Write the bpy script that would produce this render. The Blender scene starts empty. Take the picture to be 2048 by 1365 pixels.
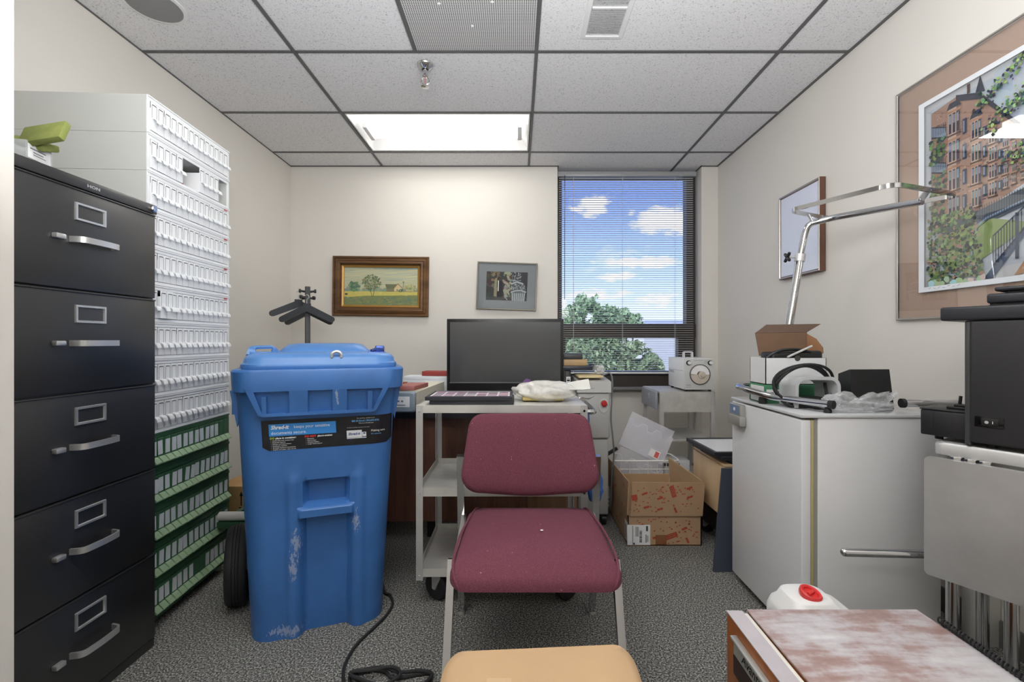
import bpy, bmesh, math, random
from mathutils import Vector, Matrix
random.seed(7)
PI = math.pi
CAMH, FPX, CX, CY = 1.06, 910.0, 1034.0, 682.5
COL = bpy.context.scene.collection

def P(px, py, Y):                       # photo pixel seen at distance Y -> world point
    return Vector(((px - CX) / FPX * Y, Y, CAMH - (py - CY) / FPX * Y))
def PX(px, Y): return (px - CX) / FPX * Y
def PZ(py, Y): return CAMH - (py - CY) / FPX * Y
def T(x, y, z): return Matrix.Translation((x, y, z))
def RX(d): return Matrix.Rotation(math.radians(d), 4, 'X')
def RY(d): return Matrix.Rotation(math.radians(d), 4, 'Y')
def RZ(d): return Matrix.Rotation(math.radians(d), 4, 'Z')
def frame(o, x, y):                     # matrix with given origin and x / y directions
    x = Vector(x).normalized(); y = Vector(y); y = (y - x * y.dot(x)).normalized(); z = x.cross(y)
    m = Matrix((x, y, z)).transposed().to_4x4(); m.translation = Vector(o); return m

# ---------------------------------------------------------------- materials
def s2l(c):
    c = c / 255.0
    return c / 12.92 if c <= .04045 else ((c + .055) / 1.055) ** 2.4
def lin(rgb): return tuple(s2l(c) for c in rgb) + (1.0,)
MATS = {}
class NT:
    def __init__(s, name):
        s.m = bpy.data.materials.new(name); s.m.use_nodes = True
        s.t = s.m.node_tree; s.t.nodes.clear()
        s.out = s.t.nodes.new('ShaderNodeOutputMaterial')
    def n(s, kind, **kw):
        nd = s.t.nodes.new(kind)
        for k, v in kw.items():
            if k.startswith('i_'):
                key = k[2:].replace('_', ' ')
                nd.inputs[key].default_value = v
            else: setattr(nd, k, v)
        return nd
    def l(s, a, b): s.t.links.new(a, b)
    def coords(s, scale=(1, 1, 1), rot=(0, 0, 0)):
        tc = s.n('ShaderNodeTexCoord'); mp = s.n('ShaderNodeMapping')
        mp.inputs['Scale'].default_value = scale; mp.inputs['Rotation'].default_value = rot
        s.l(tc.outputs['Object'], mp.inputs['Vector']); return mp.outputs['Vector']
    def noise(s, vec, scale, detail=3.0, rough=.55):
        nd = s.n('ShaderNodeTexNoise'); nd.inputs['Scale'].default_value = scale
        nd.inputs['Detail'].default_value = detail; nd.inputs['Roughness'].default_value = rough
        s.l(vec, nd.inputs['Vector']); return nd.outputs['Fac']
    def ramp(s, fac, stops, interp='LINEAR'):
        nd = s.n('ShaderNodeValToRGB'); cr = nd.color_ramp; cr.interpolation = interp
        while len(cr.elements) < len(stops): cr.elements.new(.5)
        for e, (p, c) in zip(cr.elements, stops): e.position = p; e.color = c
        s.l(fac, nd.inputs['Fac']); return nd.outputs['Color']
    def math(s, op, a, b=None, clamp=False):
        nd = s.n('ShaderNodeMath'); nd.operation = op; nd.use_clamp = clamp
        for i, v in enumerate((a, b)):
            if v is None: continue
            if isinstance(v, (int, float)): nd.inputs[i].default_value = v
            else: s.l(v, nd.inputs[i])
        return nd.outputs[0]
    def mix(s, fac, a, b):
        nd = s.n('ShaderNodeMix'); nd.data_type = 'RGBA'
        for k, v in ((0, fac), (6, a), (7, b)):
            if isinstance(v, (int, float, tuple)): nd.inputs[k].default_value = v
            else: s.l(v, nd.inputs[k])
        return nd.outputs[2]
    def bsdf(s, color=None, rough=.5, metal=0., spec=.5, coat=0., alpha=1.):
        b = s.n('ShaderNodeBsdfPrincipled')
        for k, v in (('Base Color', color), ('Roughness', rough), ('Metallic', metal), ('Specular IOR Level', spec), ('Coat Weight', coat), ('Alpha', alpha)):
            if v is None: continue
            if isinstance(v, (int, float, tuple)): b.inputs[k].default_value = v
            else: s.l(v, b.inputs[k])
        s.l(b.outputs[0], s.out.inputs[0]); s.b = b; return b
    def bump(s, h, strength=.3, dist=.002):
        nd = s.n('ShaderNodeBump'); nd.inputs['Strength'].default_value = strength; nd.inputs['Distance'].default_value = dist
        s.l(h, nd.inputs['Height']); s.l(nd.outputs[0], s.b.inputs['Normal'])

def mat(name, rgb, rough=.5, metal=0., var=0., vscale=6., stretch=(1, 1, 1), bump=0., bscale=300., spec=.5, coat=0., alpha=1., rvar=0.):
    if name in MATS: return MATS[name]
    t = NT(name); c = lin(rgb); v = t.coords(stretch)
    col = c; ro = rough
    if var or rvar: f = t.noise(v, vscale, 4)
    if var:
        lo = tuple(max(0, x * (1 - var)) for x in c[:3]) + (1,); hi = tuple(min(1, x * (1 + var)) for x in c[:3]) + (1,)
        col = t.ramp(f, [(.3, lo), (.7, hi)])
    if rvar: ro = t.math('MULTIPLY_ADD', f, rvar) ; ro.node.inputs[2].default_value = rough - rvar / 2
    t.bsdf(col, ro, metal, spec, coat, alpha)
    if bump: t.bump(t.noise(v, bscale, 2), bump)
    MATS[name] = t.m; return t.m
def emis(name, rgb, strength):
    t = NT(name); e = t.n('ShaderNodeEmission'); e.inputs[0].default_value = lin(rgb); e.inputs[1].default_value = strength
    t.l(e.outputs[0], t.out.inputs[0]); MATS[name] = t.m; return t.m
def wood(name, dark, light, scale=6., axis='Z', rough=.4, coat=0., fine=1.):
    t = NT(name); st = {'X': (.08, 1, 1), 'Y': (1, .08, 1), 'Z': (1, 1, .08)}[axis]
    v = t.coords(st)
    a = t.noise(v, scale * 4, 5, .6); b = t.noise(v, scale * 30 * fine, 3, .6)
    f = t.math('ADD', t.math('MULTIPLY', a, .7), t.math('MULTIPLY', b, .3))
    col = t.ramp(f, [(.32, lin(dark)), (.66, lin(light))])
    t.bsdf(col, rough, 0, .4, coat); t.bump(b, .08, .001); MATS[name] = t.m; return t.m
def glass(name, tint=(245, 250, 248), refl=1.0, ior=1.45, rough=.0):
    t = NT(name); fr = t.n('ShaderNodeFresnel'); fr.inputs[0].default_value = ior
    tr = t.n('ShaderNodeBsdfTransparent'); tr.inputs[0].default_value = lin(tint)
    g = t.n('ShaderNodeBsdfGlossy'); g.inputs['Roughness'].default_value = rough
    ge = t.n('ShaderNodeNewGeometry'); front = t.math('SUBTRACT', 1, ge.outputs['Backfacing'])
    mx = t.n('ShaderNodeMixShader'); t.l(t.math('MULTIPLY', t.math('MULTIPLY', fr.outputs[0], refl, True), front), mx.inputs[0])
    t.l(tr.outputs[0], mx.inputs[1]); t.l(g.outputs[0], mx.inputs[2]); t.l(mx.outputs[0], t.out.inputs[0])
    MATS[name] = t.m; return t.m
def film(name, rgb, alpha, rough=.15, spec=.6, var=0.):     # thin clear / milky plastic
    t = NT(name); a = alpha
    if var: a = t.math('MULTIPLY_ADD', t.noise(t.coords(), 45, 4), var, True); a.node.inputs[2].default_value = alpha - var / 2
    t.bsdf(lin(rgb), rough, 0, spec, 0, a); MATS[name] = t.m; return t.m
def printed(name='printed_ink', rough=.55, coat=0.):
    t = NT(name); at = t.n('ShaderNodeAttribute'); at.attribute_name = 'Col'
    t.bsdf(at.outputs['Color'], rough, 0, .3, coat); MATS[name] = t.m; return t.m

# ---------------------------------------------------------------- mesh builder
def spline(pts, n=8, closed=False):
    pts = [Vector(p) for p in pts]; out = []; m = len(pts)
    rng = range(m) if closed else range(m - 1)
    for i in rng:
        if closed: a, b, c, d = pts[(i - 1) % m], pts[i], pts[(i + 1) % m], pts[(i + 2) % m]
        else: a, b, c, d = pts[max(i - 1, 0)], pts[i], pts[i + 1], pts[min(i + 2, m - 1)]
        for k in range(n):
            t = k / n
            out.append(.5 * ((2 * b) + (c - a) * t + (2 * a - 5 * b + 4 * c - d) * t * t + (3 * b - a - 3 * c + d) * t ** 3))
    if not closed: out.append(pts[-1])
    return out
def fillet(pts, r, n=6, closed=False):
    pts = [Vector(p) for p in pts]; out = []; m = len(pts)
    for i in range(m):
        if not closed and i in (0, m - 1): out.append(pts[i]); continue
        a, b, c = pts[i - 1], pts[i], pts[(i + 1) % m]
        rr = min(r, (a - b).length * .49, (c - b).length * .49)
        p, q = b + (a - b).normalized() * rr, b + (c - b).normalized() * rr
        for k in range(n + 1):
            t = k / n; out.append(p * (1 - t) ** 2 + b * 2 * t * (1 - t) + q * t * t)
    return out
def rrect(w, h, r, n=5, cx=0, cy=0):    # rounded rectangle outline, counter clockwise
    out = []
    for sx, sy, a0 in ((1, -1, -90), (1, 1, 0), (-1, 1, 90), (-1, -1, 180)):
        for k in range(n + 1):
            a = math.radians(a0 + 90 * k / n)
            out.append((cx + sx * (w / 2 - r) + r * math.cos(a), cy + sy * (h / 2 - r) + r * math.sin(a)))
    return out
def circ(r, n=16, cx=0, cy=0, a0=0): return [(cx + r * math.cos(a0 + 2 * PI * k / n), cy + r * math.sin(a0 + 2 * PI * k / n)) for k in range(n)]

class MB:
    def __init__(s, M=None): s.bm = bmesh.new(); s.mi = 0; s.M = M or Matrix(); s.col = None; s.cl = None
    def v(s, co): return s.bm.verts.new(s.M @ Vector(co))
    def f(s, vs):
        try: f = s.bm.faces.new(vs)
        except ValueError: return None
        f.material_index = s.mi
        if s.col:
            if s.cl is None: s.cl = s.bm.loops.layers.float_color.get('Col') or s.bm.loops.layers.float_color.new('Col')
            for lp in f.loops: lp[s.cl] = s.col
        return f
    def poly(s, pts): return s.f([s.v(p) for p in pts])
    def box(s, a, b, bev=0., seg=2, M=None):
        lo = [min(x, y) for x, y in zip(a, b)]; hi = [max(x, y) for x, y in zip(a, b)]
        M0 = s.M; s.M = M0 @ M if M else M0
        if bev <= 0:
            V = [s.v((x, y, z)) for z in (lo[2], hi[2]) for y in (lo[1], hi[1]) for x in (lo[0], hi[0])]
            for q in ((0, 2, 3, 1), (4, 5, 7, 6), (0, 1, 5, 4), (2, 6, 7, 3), (0, 4, 6, 2), (1, 3, 7, 5)): s.f([V[i] for i in q])
        else:
            bev = min(bev, .49 * min(h - l for l, h in zip(lo, hi)))
            tb = bmesh.new(); bmesh.ops.create_cube(tb, size=1)
            for w in tb.verts: w.co = Vector([(l + h) / 2 + c * (h - l) for l, h, c in zip(lo, hi, w.co)])
            bmesh.ops.bevel(tb, geom=tb.edges[:], offset=bev, segments=seg, profile=.5, affect='EDGES')
            mp = {w: s.v(w.co) for w in tb.verts}
            for fc in tb.faces: s.f([mp[w] for w in fc.verts])
            tb.free()
        s.M = M0; return s
    def loft(s, loops, caps=True, closed=True, ring=False):
        L = [[s.v(p) for p in lp] for lp in loops]
        n = len(L[0]); pairs = list(zip(L, L[1:])) + ([(L[-1], L[0])] if ring else [])
        for A, B in pairs:
            for i in range(n if closed else n - 1):
                j = (i + 1) % n; s.f([A[i], A[j], B[j], B[i]])
        if caps and not ring:
            s.f(list(reversed(L[0]))); s.f(L[-1])
        return s
    def prism(s, poly, z0, z1, M=None, hole=None):
        M0 = s.M; s.M = M0 @ M if M else M0
        s.loft([[(x, y, z0) for x, y in poly], [(x, y, z1) for x, y in poly]]); s.M = M0; return s
    def tube(s, pts, r=.01, n=10, closed=False, caps=True, sec=None, up=None):
        pts = [Vector(p) for p in pts]; m = len(pts); sec = sec or circ(1, n)
        tan = []
        for i in range(m):
            a = pts[(i - 1) % m] if closed or i else pts[0]; b = pts[(i + 1) % m] if closed or i < m - 1 else pts[-1]
            tan.append((b - a).normalized())
        u = Vector(up) if up else (Vector((0, 0, 1)) if abs(tan[0].z) < .9 else Vector((1, 0, 0)))
        loops = []
        for i in range(m):
            t = tan[i]
            if up: u = Vector(up)
            u = (u - t * u.dot(t)).normalized(); w = t.cross(u)
            rr = r[i] if isinstance(r, (list, tuple)) else r
            loops.append([pts[i] + (w * x + u * y) * rr for x, y in sec])
        return s.loft(loops, caps, True, closed)
    def bar(s, pts, w, h, up=(0, 0, 1), closed=False): # rectangular section, h along up
        return s.tube(pts, 1., closed=closed, sec=[(-w / 2, -h / 2), (w / 2, -h / 2), (w / 2, h / 2), (-w / 2, h / 2)], up=up)
    def cyl(s, a, b, r, n=20, r2=None):
        return s.tube([a, b], [r, r if r2 is None else r2], n)
    def lathe(s, prof, M=None, n=24):
        M0 = s.M; s.M = M0 @ M if M else M0
        s.loft([[(r * math.cos(2 * PI * k / n), r * math.sin(2 * PI * k / n), z) for k in range(n)] for r, z in prof]); s.M = M0; return s
    def ball(s, c, r, n=12, sc=(1, 1, 1)):
        prof = [(max(1e-4, math.sin(PI * k / n)) * r, -math.cos(PI * k / n) * r) for k in range(n + 1)]
        return s.lathe(prof, T(*c) @ Matrix.Diagonal((*sc, 1)), n * 2)
    def rings(s, w, h, prof, M=None):   # picture frame: prof = [(inset, height)]
        M0 = s.M; s.M = M0 @ M if M else M0
        s.loft([[(-w / 2 + i, -h / 2 + i, z), (w / 2 - i, -h / 2 + i, z), (w / 2 - i, h / 2 - i, z), (-w / 2 + i, h / 2 - i, z)] for i, z in prof], caps=False); s.M = M0; return s
    def text(s, txt, size, M, shear=0., bold=0., align='LEFT', fn=None, xs=1.):
        cu = bpy.data.curves.new('t', 'FONT'); cu.body = txt; cu.size = size; cu.shear = shear; cu.offset = bold; cu.align_x = align; cu.resolution_u = 2
        ob = bpy.data.objects.new('t', cu); me = bpy.data.meshes.new_from_object(ob)
        V = []
        for w in me.vertices:
            c = Vector((w.co.x * xs, w.co.y, w.co.z))
            c = M @ c
            V.append(s.v(fn(c) if fn else c))
        for p in me.polygons: s.f([V[i] for i in p.vertices])
        bpy.data.objects.remove(ob); bpy.data.meshes.remove(me); bpy.data.curves.remove(cu); return s
    def build(s, name, mats, parent=None, ang=32, world=False, label=None, weld=False, recalc=True):
        if world and parent is not None: s.bm.transform(wm(parent).inverted())
        if weld: bmesh.ops.remove_doubles(s.bm, verts=s.bm.verts[:], dist=1e-5)
        if recalc: bmesh.ops.recalc_face_normals(s.bm, faces=s.bm.faces[:])
        me = bpy.data.meshes.new(name); s.bm.to_mesh(me); s.bm.free()
        for m in (mats if isinstance(mats, (list, tuple)) else [mats]): me.materials.append(m)
        me.polygons.foreach_set('use_smooth', [True] * len(me.polygons)); me.set_sharp_from_angle(angle=math.radians(ang))
        o = bpy.data.objects.new(name, me); COL.objects.link(o)
        if parent is not None: o.parent = parent
        if label: o['label'] = label
        return o
def wm(o):
    m = o.matrix_basis.copy()
    return wm(o.parent) @ m if o.parent else m
def thing(name, label, cat, loc=(0, 0, 0), rz=0., group=None):
    o = bpy.data.objects.new(name, None); COL.objects.link(o); o.empty_display_size = .05
    o.location = loc; o.rotation_euler = (0, 0, math.radians(rz))
    return tag(o, label, cat, group)
def tag(o, label, cat, group=None, kind=None):
    o['label'] = label; o['category'] = cat
    if group: o['group'] = group
    if kind: o['kind'] = kind
    return o
def struct(o): o['kind'] = 'structure'; return o
def copy_tree(o, parent=None):
    c = o.copy(); COL.objects.link(c); c.parent = parent
    for ch in list(o.children): copy_tree(ch, c)
    return c
def origin_to(o, loc):                   # a one-mesh thing built in world space gets its origin at its base
    loc = Vector(loc); o.data.transform(Matrix.Translation(-loc)); o.location = loc; return o

M_CHROME = mat('chrome', (205, 206, 208), .12, 1.)
M_STEEL = mat('brushed_steel', (196, 196, 194), .32, 1., var=.07, vscale=18, stretch=(1, 1, 12), rvar=.12)
M_STEELM = mat('matte_steel', (196, 196, 195), .42, .5, var=.08, vscale=14, rvar=.12)
M_BLACK = mat('black_plastic', (26, 26, 28), .42)
M_BLACKG = mat('gloss_black', (14, 14, 16), .12)
M_RUBBER = mat('black_rubber', (34, 34, 36), .7, var=.15, vscale=30)
M_WHITEP = mat('white_plastic', (228, 230, 232), .4)
M_PAPER = mat('white_paper', (232, 232, 232), .8, var=.04, vscale=30)
M_INK = mat('black_ink', (22, 22, 24), .6)
M_WINK = mat('white_ink', (238, 240, 242), .6)
M_PRINT = printed()
LAMP, LAMP_ADDED, SKY, SUN, FILL, EXPO = 6.0, 10.0, .92, 2.4, 34.0, 0.82
XL, XR, YB, YF, ZC, YW = -1.885, 1.675, 3.793, .38, 2.519, 3.95
NX0, NX1 = .338, 1.538                          # window niche
HY = -1.6                                       # hallway behind the doorway
# ---- materials of the shell
M_WALL = mat('painted_wall', (224, 220, 213), .72, var=.015, vscale=1.5, bump=.05, bscale=180, spec=.25)
def carpet():
    t = NT('speckled_carpet'); v = t.coords()
    a = t.noise(v, 175, 2, .6); b = t.noise(v, 3.0, 3)
    c = t.ramp(a, [(.33, lin((38, 39, 41))), (.45, lin((92, 93, 92))), (.55, lin((136, 136, 132))), (.66, lin((198, 196, 188)))])
    c = t.mix(t.math('MULTIPLY', b, .22), c, lin((112, 108, 98)))
    t.bsdf(c, .95, 0, .1); t.bump(a, .6, .006); return t.m
def tile():
    t = NT('acoustic_tile'); v = t.coords()
    a = t.noise(v, 230, 2, .5); b = t.noise(v, 95, 2, .6)
    c = t.ramp(a, [(.27, lin((130, 130, 132))), (.36, lin((222, 222, 224))), (.7, lin((232, 232, 234)))])
    d = t.ramp(b, [(.30, lin((214, 214, 216))), (.40, lin((255, 255, 255)))])
    mx = t.n('ShaderNodeMix'); mx.data_type = 'RGBA'; mx.blend_type = 'MULTIPLY'; mx.inputs[0].default_value = 1
    t.l(c, mx.inputs[6]); t.l(d, mx.inputs[7])
    t.bsdf(mx.outputs[2], .9, 0, .1); t.bump(a, .25, .002); return t.m
M_TEE = mat('grey_grid_metal', (92, 92, 93), .5)
M_BASEB = mat('grey_vinyl_base', (104, 102, 100), .55)
M_BRONZE = mat('bronze_aluminium', (62, 56, 52), .45, .3)

b = MB(); b.box((XL - .15, HY, -.1), (XR + .15, YW + .15, 0)); struct(b.build('floor', carpet()))
b = MB(); b.box((XL - .12, YF - .13, 0), (XL, YW + .12, ZC + .35)); struct(b.build('wall_left', M_WALL))
b = MB(); b.box((XR, YF - .13, 0), (XR + .12, YW + .12, ZC + .35)); struct(b.build('wall_right', M_WALL))
b = MB()
b.box((XL, YB, 0), (NX0, YW + .12, ZC + .35)); b.box((NX1, YB, 0), (XR, YW + .12, ZC + .35))
b.box((NX0, YW, 0), (NX1, YW + .12, .67)); b.box((NX0, YW, 2.503), (NX1, YW + .12, ZC + .35))
struct(b.build('wall_back', M_WALL))
# short return wall at the left, and the space behind the camera
b = MB(); b.box((XL, .84, 0), (-1.0723, .97, ZC + .35))
struct(b.build('wall_front', M_WALL))
b = MB(); b.box((XL - .12, HY - .12, 0), (XR + .12, HY, ZC + .35)); b.box((XL - .12, HY, 0), (XL, YF - .13, ZC + .35)); b.box((XR, HY, 0), (XR + .12, YF - .13, ZC + .35))
struct(b.build('wall_hall', M_WALL))
# ceiling: tiles between the tees, open where fixtures sit, roof slab above
TX = [-1.121 + 1.2192 * k for k in range(-1, 4)]; TY = [.46 + .6097 * k for k in range(-4, 7)]
LIGHT_CELLS = {(1, 8), (1, 4), (1, 1)}                # (column, row): seen fixture, two unseen ones added for their light
b = MB()
for i in range(len(TX)):
    for j in range(len(TY)):
        x0, y0 = TX[i], TY[j]; x1, y1 = x0 + 1.2192, y0 + .6097
        if (i, j) in LIGHT_CELLS: continue
        if (i, j) == (1, 6): x1 = x0 + .6096
        x0, x1, y0, y1 = max(x0, XL), min(x1, XR), max(y0, HY), min(y1, YW)
        if x1 - x0 > .01 and y1 - y0 > .01: b.box((x0, y0, ZC), (x1, y1, ZC + .018))
b.box((XL - .12, HY - .12, ZC + .35), (XR + .12, YW + .12, ZC + .45))
struct(b.build('ceiling', tile()))
b = MB(); w = .0085; z0 = ZC - .006
for x in TX[1:4]:
    b.box((x - w, HY, z0), (x + w, YB if not (NX0 < x < NX1) else YW, ZC + .002))
for y in TY:
    if HY < y < YB: b.box((XL, y - w, z0 + .001), (XR, y + w, ZC + .002))
b.box((TX[1] + .6096 - w, TY[6], z0), (TX[1] + .6096 + w, TY[7], ZC + .002))
b.box((XL, YB - .012, z0), (NX0, YB, ZC + .002)); b.box((NX0 - .004, YB - .012, z0), (NX0 + .010, YW, ZC + .002)); b.box((NX1 - .010, YB - .012, z0), (NX1, YW, ZC + .002))
b.box((NX1 - .01, YB - .012, z0), (XR, YB, ZC + .002)); b.box((XR - .014, YF, z0), (XR, YB, ZC + .002)); b.box((XL, YF, z0), (XL + .005, YB, ZC + .002))
struct(b.build('trim_1', M_TEE))
for nm, a, c in (('baseboard_left', (XL, .97, 0), (XL + .012, YB, .095)), ('baseboard_back', (XL + .012, YB - .012, 0), (NX0, YB, .095)), ('baseboard_right', (XR - .012, YF, 0), (XR, YB, .095))):
    b = MB(); b.box(a, c, .004); struct(b.build(nm, M_BASEB))
# ---- window
WY = 3.90
win = bpy.data.objects.new('window_1', None); COL.objects.link(win); win.location = ((NX0 + NX1) / 2, WY, .68); struct(win); win.empty_display_size = .1
b = MB()
x0, x1, zt, zb = NX0 + .002, NX1 - .012, 2.503, .672
y0, y1 = WY, WY + .085
b.box((x0, y0, zb), (x0 + .045, y1, zt)); b.box((1.453, y0, zb), (x1, y1, zt)); b.box((x0, y0, 2.468), (x1, y1, zt))
b.box((x0, y0 - .012, 1.085), (x1, y1, 1.205)); b.box((x0, y0 - .03, zb), (x1, y1, .765))
b.box((x0 + .045, y0 + .006, .765), (x0 + .075, y1, 1.085)); b.box((1.385, y0 + .006, .765), (1.453, y1, 1.085)); b.box((x0 + .07, y0 + .006, .765), (1.39, y1, .80))
b.build('window_frame', M_BRONZE, win, world=True)
b = MB(); b.box((x0 + .045, y1 - .03, 1.205), (1.453, y1 - .026, 2.468)); b.build('window_pane', glass('window_glass', (250, 252, 252)), win, world=True)
b = MB(); b.box((x0 + .075, y1 - .03, .80), (1.385, y1 - .026, 1.085)); b.build('window_pane', MATS['window_glass'], win, world=True)
# sill ledge under the frame
b = MB(); b.box((x0, YB + .03, .645), (x1, WY + .02, .672), .006); b.build('window_sill', mat('grey_sill', (112, 110, 112), .4), win, world=True)
# venetian blind
bx0, bx1, by = .356, 1.492, 3.855
bl = thing('venetian_blind', 'white horizontal mini blind hanging open across the tall window', 'blind', ((bx0 + bx1) / 2, by, 2.45))
M_SLAT = mat('white_slat', (226, 226, 224), .45)
b = MB(); b.box((bx0 - .012, by - .02, 2.452), (bx1 + .02, by + .02, 2.492), .003); b.box((bx0, by - .024, 2.46), (bx0 + .09, by - .02, 2.486)); b.box((bx1 - .09, by - .024, 2.46), (bx1, by - .02, 2.486)); b.box((.88, by - .024, 2.462), (1.0, by - .02, 2.484))
b.build('headrail', mat('grey_headrail', (168, 169, 172), .4, .2), bl, world=True)
b = MB(); z = 2.438
while z > .80:
    for s in (0, 1):
        ps = [(-.0115, .0), (-.006, .0016), (0, .0022), (.006, .0016), (.0115, .0)]
    lo = [[(xx, by + y, z + h) for y, h in ps] for xx in (bx0, bx1)]
    hi = [[(xx, by + y, z + h + .0005) for y, h in ps] for xx in (bx0, bx1)]
    b.loft([[*lo[0], *reversed(hi[0])], [*lo[1], *reversed(hi[1])]]); z -= .0187
o = b.build('slats', M_SLAT, bl, world=True)
b = MB(); b.box((bx0, by - .012, .782), (bx1, by + .012, .797), .003); b.build('bottom_rail', M_SLAT, bl, world=True)
for cx in (PX(1147, by), PX(1245, by), PX(1350, by)):
    b = MB(); b.tube([(cx, by - .0135, 2.452), (cx, by - .0135, .79)], .0011, 5); b.tube([(cx, by + .0135, 2.452), (cx, by + .0135, .79)], .0011, 5)
    b.build('ladder_cord', mat('cord_white', (205, 205, 203), .7), bl, world=True)
b = MB(); b.tube([(PX(1129.5, 3.83), by - .03, 2.455), (PX(1129, 3.83), by - .03, 1.41)], .0035, 6); b.build('tilt_wand', film('clear_wand', (70, 72, 75), .75), bl, world=True)

# ---- ceiling fixtures
def troffer(loc, label, group=None, lens=None):
    t = thing('ceiling_light', label, 'ceiling light', loc, 0, group)
    W, D = 1.2192 - .018, .6097 - .018
    b = MB()
    prof = [(0, 0), (.022, 0), (.030, .012), (.075, .055), (.14, .085)]
    b.loft([[(-W / 2 + i * .6, -D / 2 + i, z), (W / 2 - i * .6, -D / 2 + i, z), (W / 2 - i * .6, D / 2 - i, z), (-W / 2 + i * .6, D / 2 - i, z)] for i, z in prof], caps=False)
    i, z = prof[-1]; b.poly([(-W / 2 + i * .6, -D / 2 + i, z), (W / 2 - i * .6, -D / 2 + i, z), (W / 2 - i * .6, D / 2 - i, z), (-W / 2 + i * .6, D / 2 - i, z)])
    b.box((-W / 2, -D / 2, .0), (W / 2, -D / 2 + .004, .10)); b.box((-W / 2, D / 2 - .004, 0), (W / 2, D / 2, .10)); b.box((-W / 2, -D / 2, 0), (-W / 2 + .004, D / 2, .1)); b.box((W / 2 - .004, -D / 2, 0), (W / 2, D / 2, .1))
    b.build('housing', MATS.get('white_enamel') or mat('white_enamel', (236, 236, 236), .35), t, recalc=False)
    b = MB(); n = 10
    sec = [(-.095 + .19 * k / n, .012 - .012 * math.sin(PI * k / n)) for k in range(n + 1)] + [(.095, .03), (-.095, .03)]
    b.loft([[(x, y, zz) for y, zz in sec] for x in (-.515, .515)]); b.build('lens', lens or M_LENS, t)
    for sx in (-1, 1):
        b = MB(); b.box((sx * .515, -.10, -.002), (sx * .545, .10, .04), .004); b.build('end_cap', M_WHITEP, t)
    return t
M_LENS = emis('lamp_lens', (255, 252, 246), LAMP); M_LENS_ADDED = emis('added_lamp_lens', (255, 252, 246), LAMP_ADDED)
def cell(i, j): return (TX[i] + .6096, TY[j] + .30485, ZC)
troffer(cell(1, 8), 'lit fluorescent ceiling light in the tile grid before the far wall', 'fluorescent ceiling lights')
troffer(cell(1, 4), 'added unseen fluorescent ceiling light overhead above the foreground chair', 'fluorescent ceiling lights', M_LENS_ADDED)
troffer(cell(1, 1), 'added unseen fluorescent ceiling light far behind the foreground carton', 'fluorescent ceiling lights', M_LENS_ADDED)
# perforated return grille
def perf():
    t = NT('perforated_grille'); tc = t.n('ShaderNodeTexCoord'); mp = t.n('ShaderNodeMapping'); mp.inputs['Scale'].default_value = (105, 105, 105); t.l(tc.outputs['Object'], mp.inputs[0])
    vo = t.n('ShaderNodeTexVoronoi'); vo.inputs['Scale'].default_value = 1; vo.inputs['Randomness'].default_value = 0; vo.voronoi_dimensions = '2D'; t.l(mp.outputs[0], vo.inputs['Vector'])
    h = t.math('LESS_THAN', vo.outputs['Distance'], .33)
    t.bsdf(t.mix(h, lin((212, 212, 212)), lin((62, 62, 64))), .5, .0, .4); return t.m
g = thing('return_air_grille', 'perforated square return air grille set in the ceiling grid', 'air grille', (TX[1] + .9144, TY[6] + .30485, ZC))
b = MB(); b.box((-.296, -.296, -.001), (.296, .296, .004)); b.build('perforated_plate', perf(), g)
b = MB(); b.box((-.298, -.298, .01), (.298, .298, .10)); b.build('plenum_box', mat('dark_duct', (70, 70, 72), .7), g)
b = MB()
for (sx, sy) in ((0, .12), (-.13, -.02), (.1, -.03)): b.lathe([(.0005, -.004), (.006, -.003), (.007, 0)], T(sx, sy, -.001), 10)
b.build('screw', M_WHITEP, g)
# supply register
g = thing('supply_register', 'white louvred supply register in the ceiling right of the return grille', 'air register', (.405, 1.985, ZC))
b = MB(); b.rings(.205, .41, [(0, 0), (.004, -.006), (.022, -.008), (.028, -.002), (.028, .006)]); b.box((-.075, -.004, -.008), (.075, .004, -.001)); b.build('frame', mat('white_vent', (226, 226, 226), .4), g)
b = MB()
for k in range(34):
    y = -.172 + k * .0105
    if abs(y) > .006: b.box((-.075, -.0045, -.0008), (.075, .0045, .0002), M=T(0, y, -.004) @ RX(38))
b.build('louvres', mat('grey_louvre', (122, 122, 123), .45), g)
b = MB(); b.box((-.076, -.178, .004), (.076, .178, .015)); b.build('duct', MATS['dark_duct'], g)
b = MB(); b.box((-.012, -.195, -.012), (.02, -.188, -.006)); b.build('damper_lever', mat('grey_lever', (120, 120, 120), .5), g)
# speaker
g = thing('ceiling_speaker', 'round grey ceiling speaker in the tiles near the left wall', 'speaker', (-1.575, 1.975, ZC))
b = MB(); b.lathe([(.118, 0), (.117, -.004), (.104, -.006), (.104, -.001)], None, 40); b.build('rim', mat('white_vent', (226, 226, 226), .4), g)
b = MB(); b.lathe([(.103, -.001), (.103, -.005), (.05, -.0065), (.001, -.007)], None, 40); b.build('grille_cloth', mat('grey_speaker_cloth', (140, 140, 141), .8, bump=.2, bscale=900), g)
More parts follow.
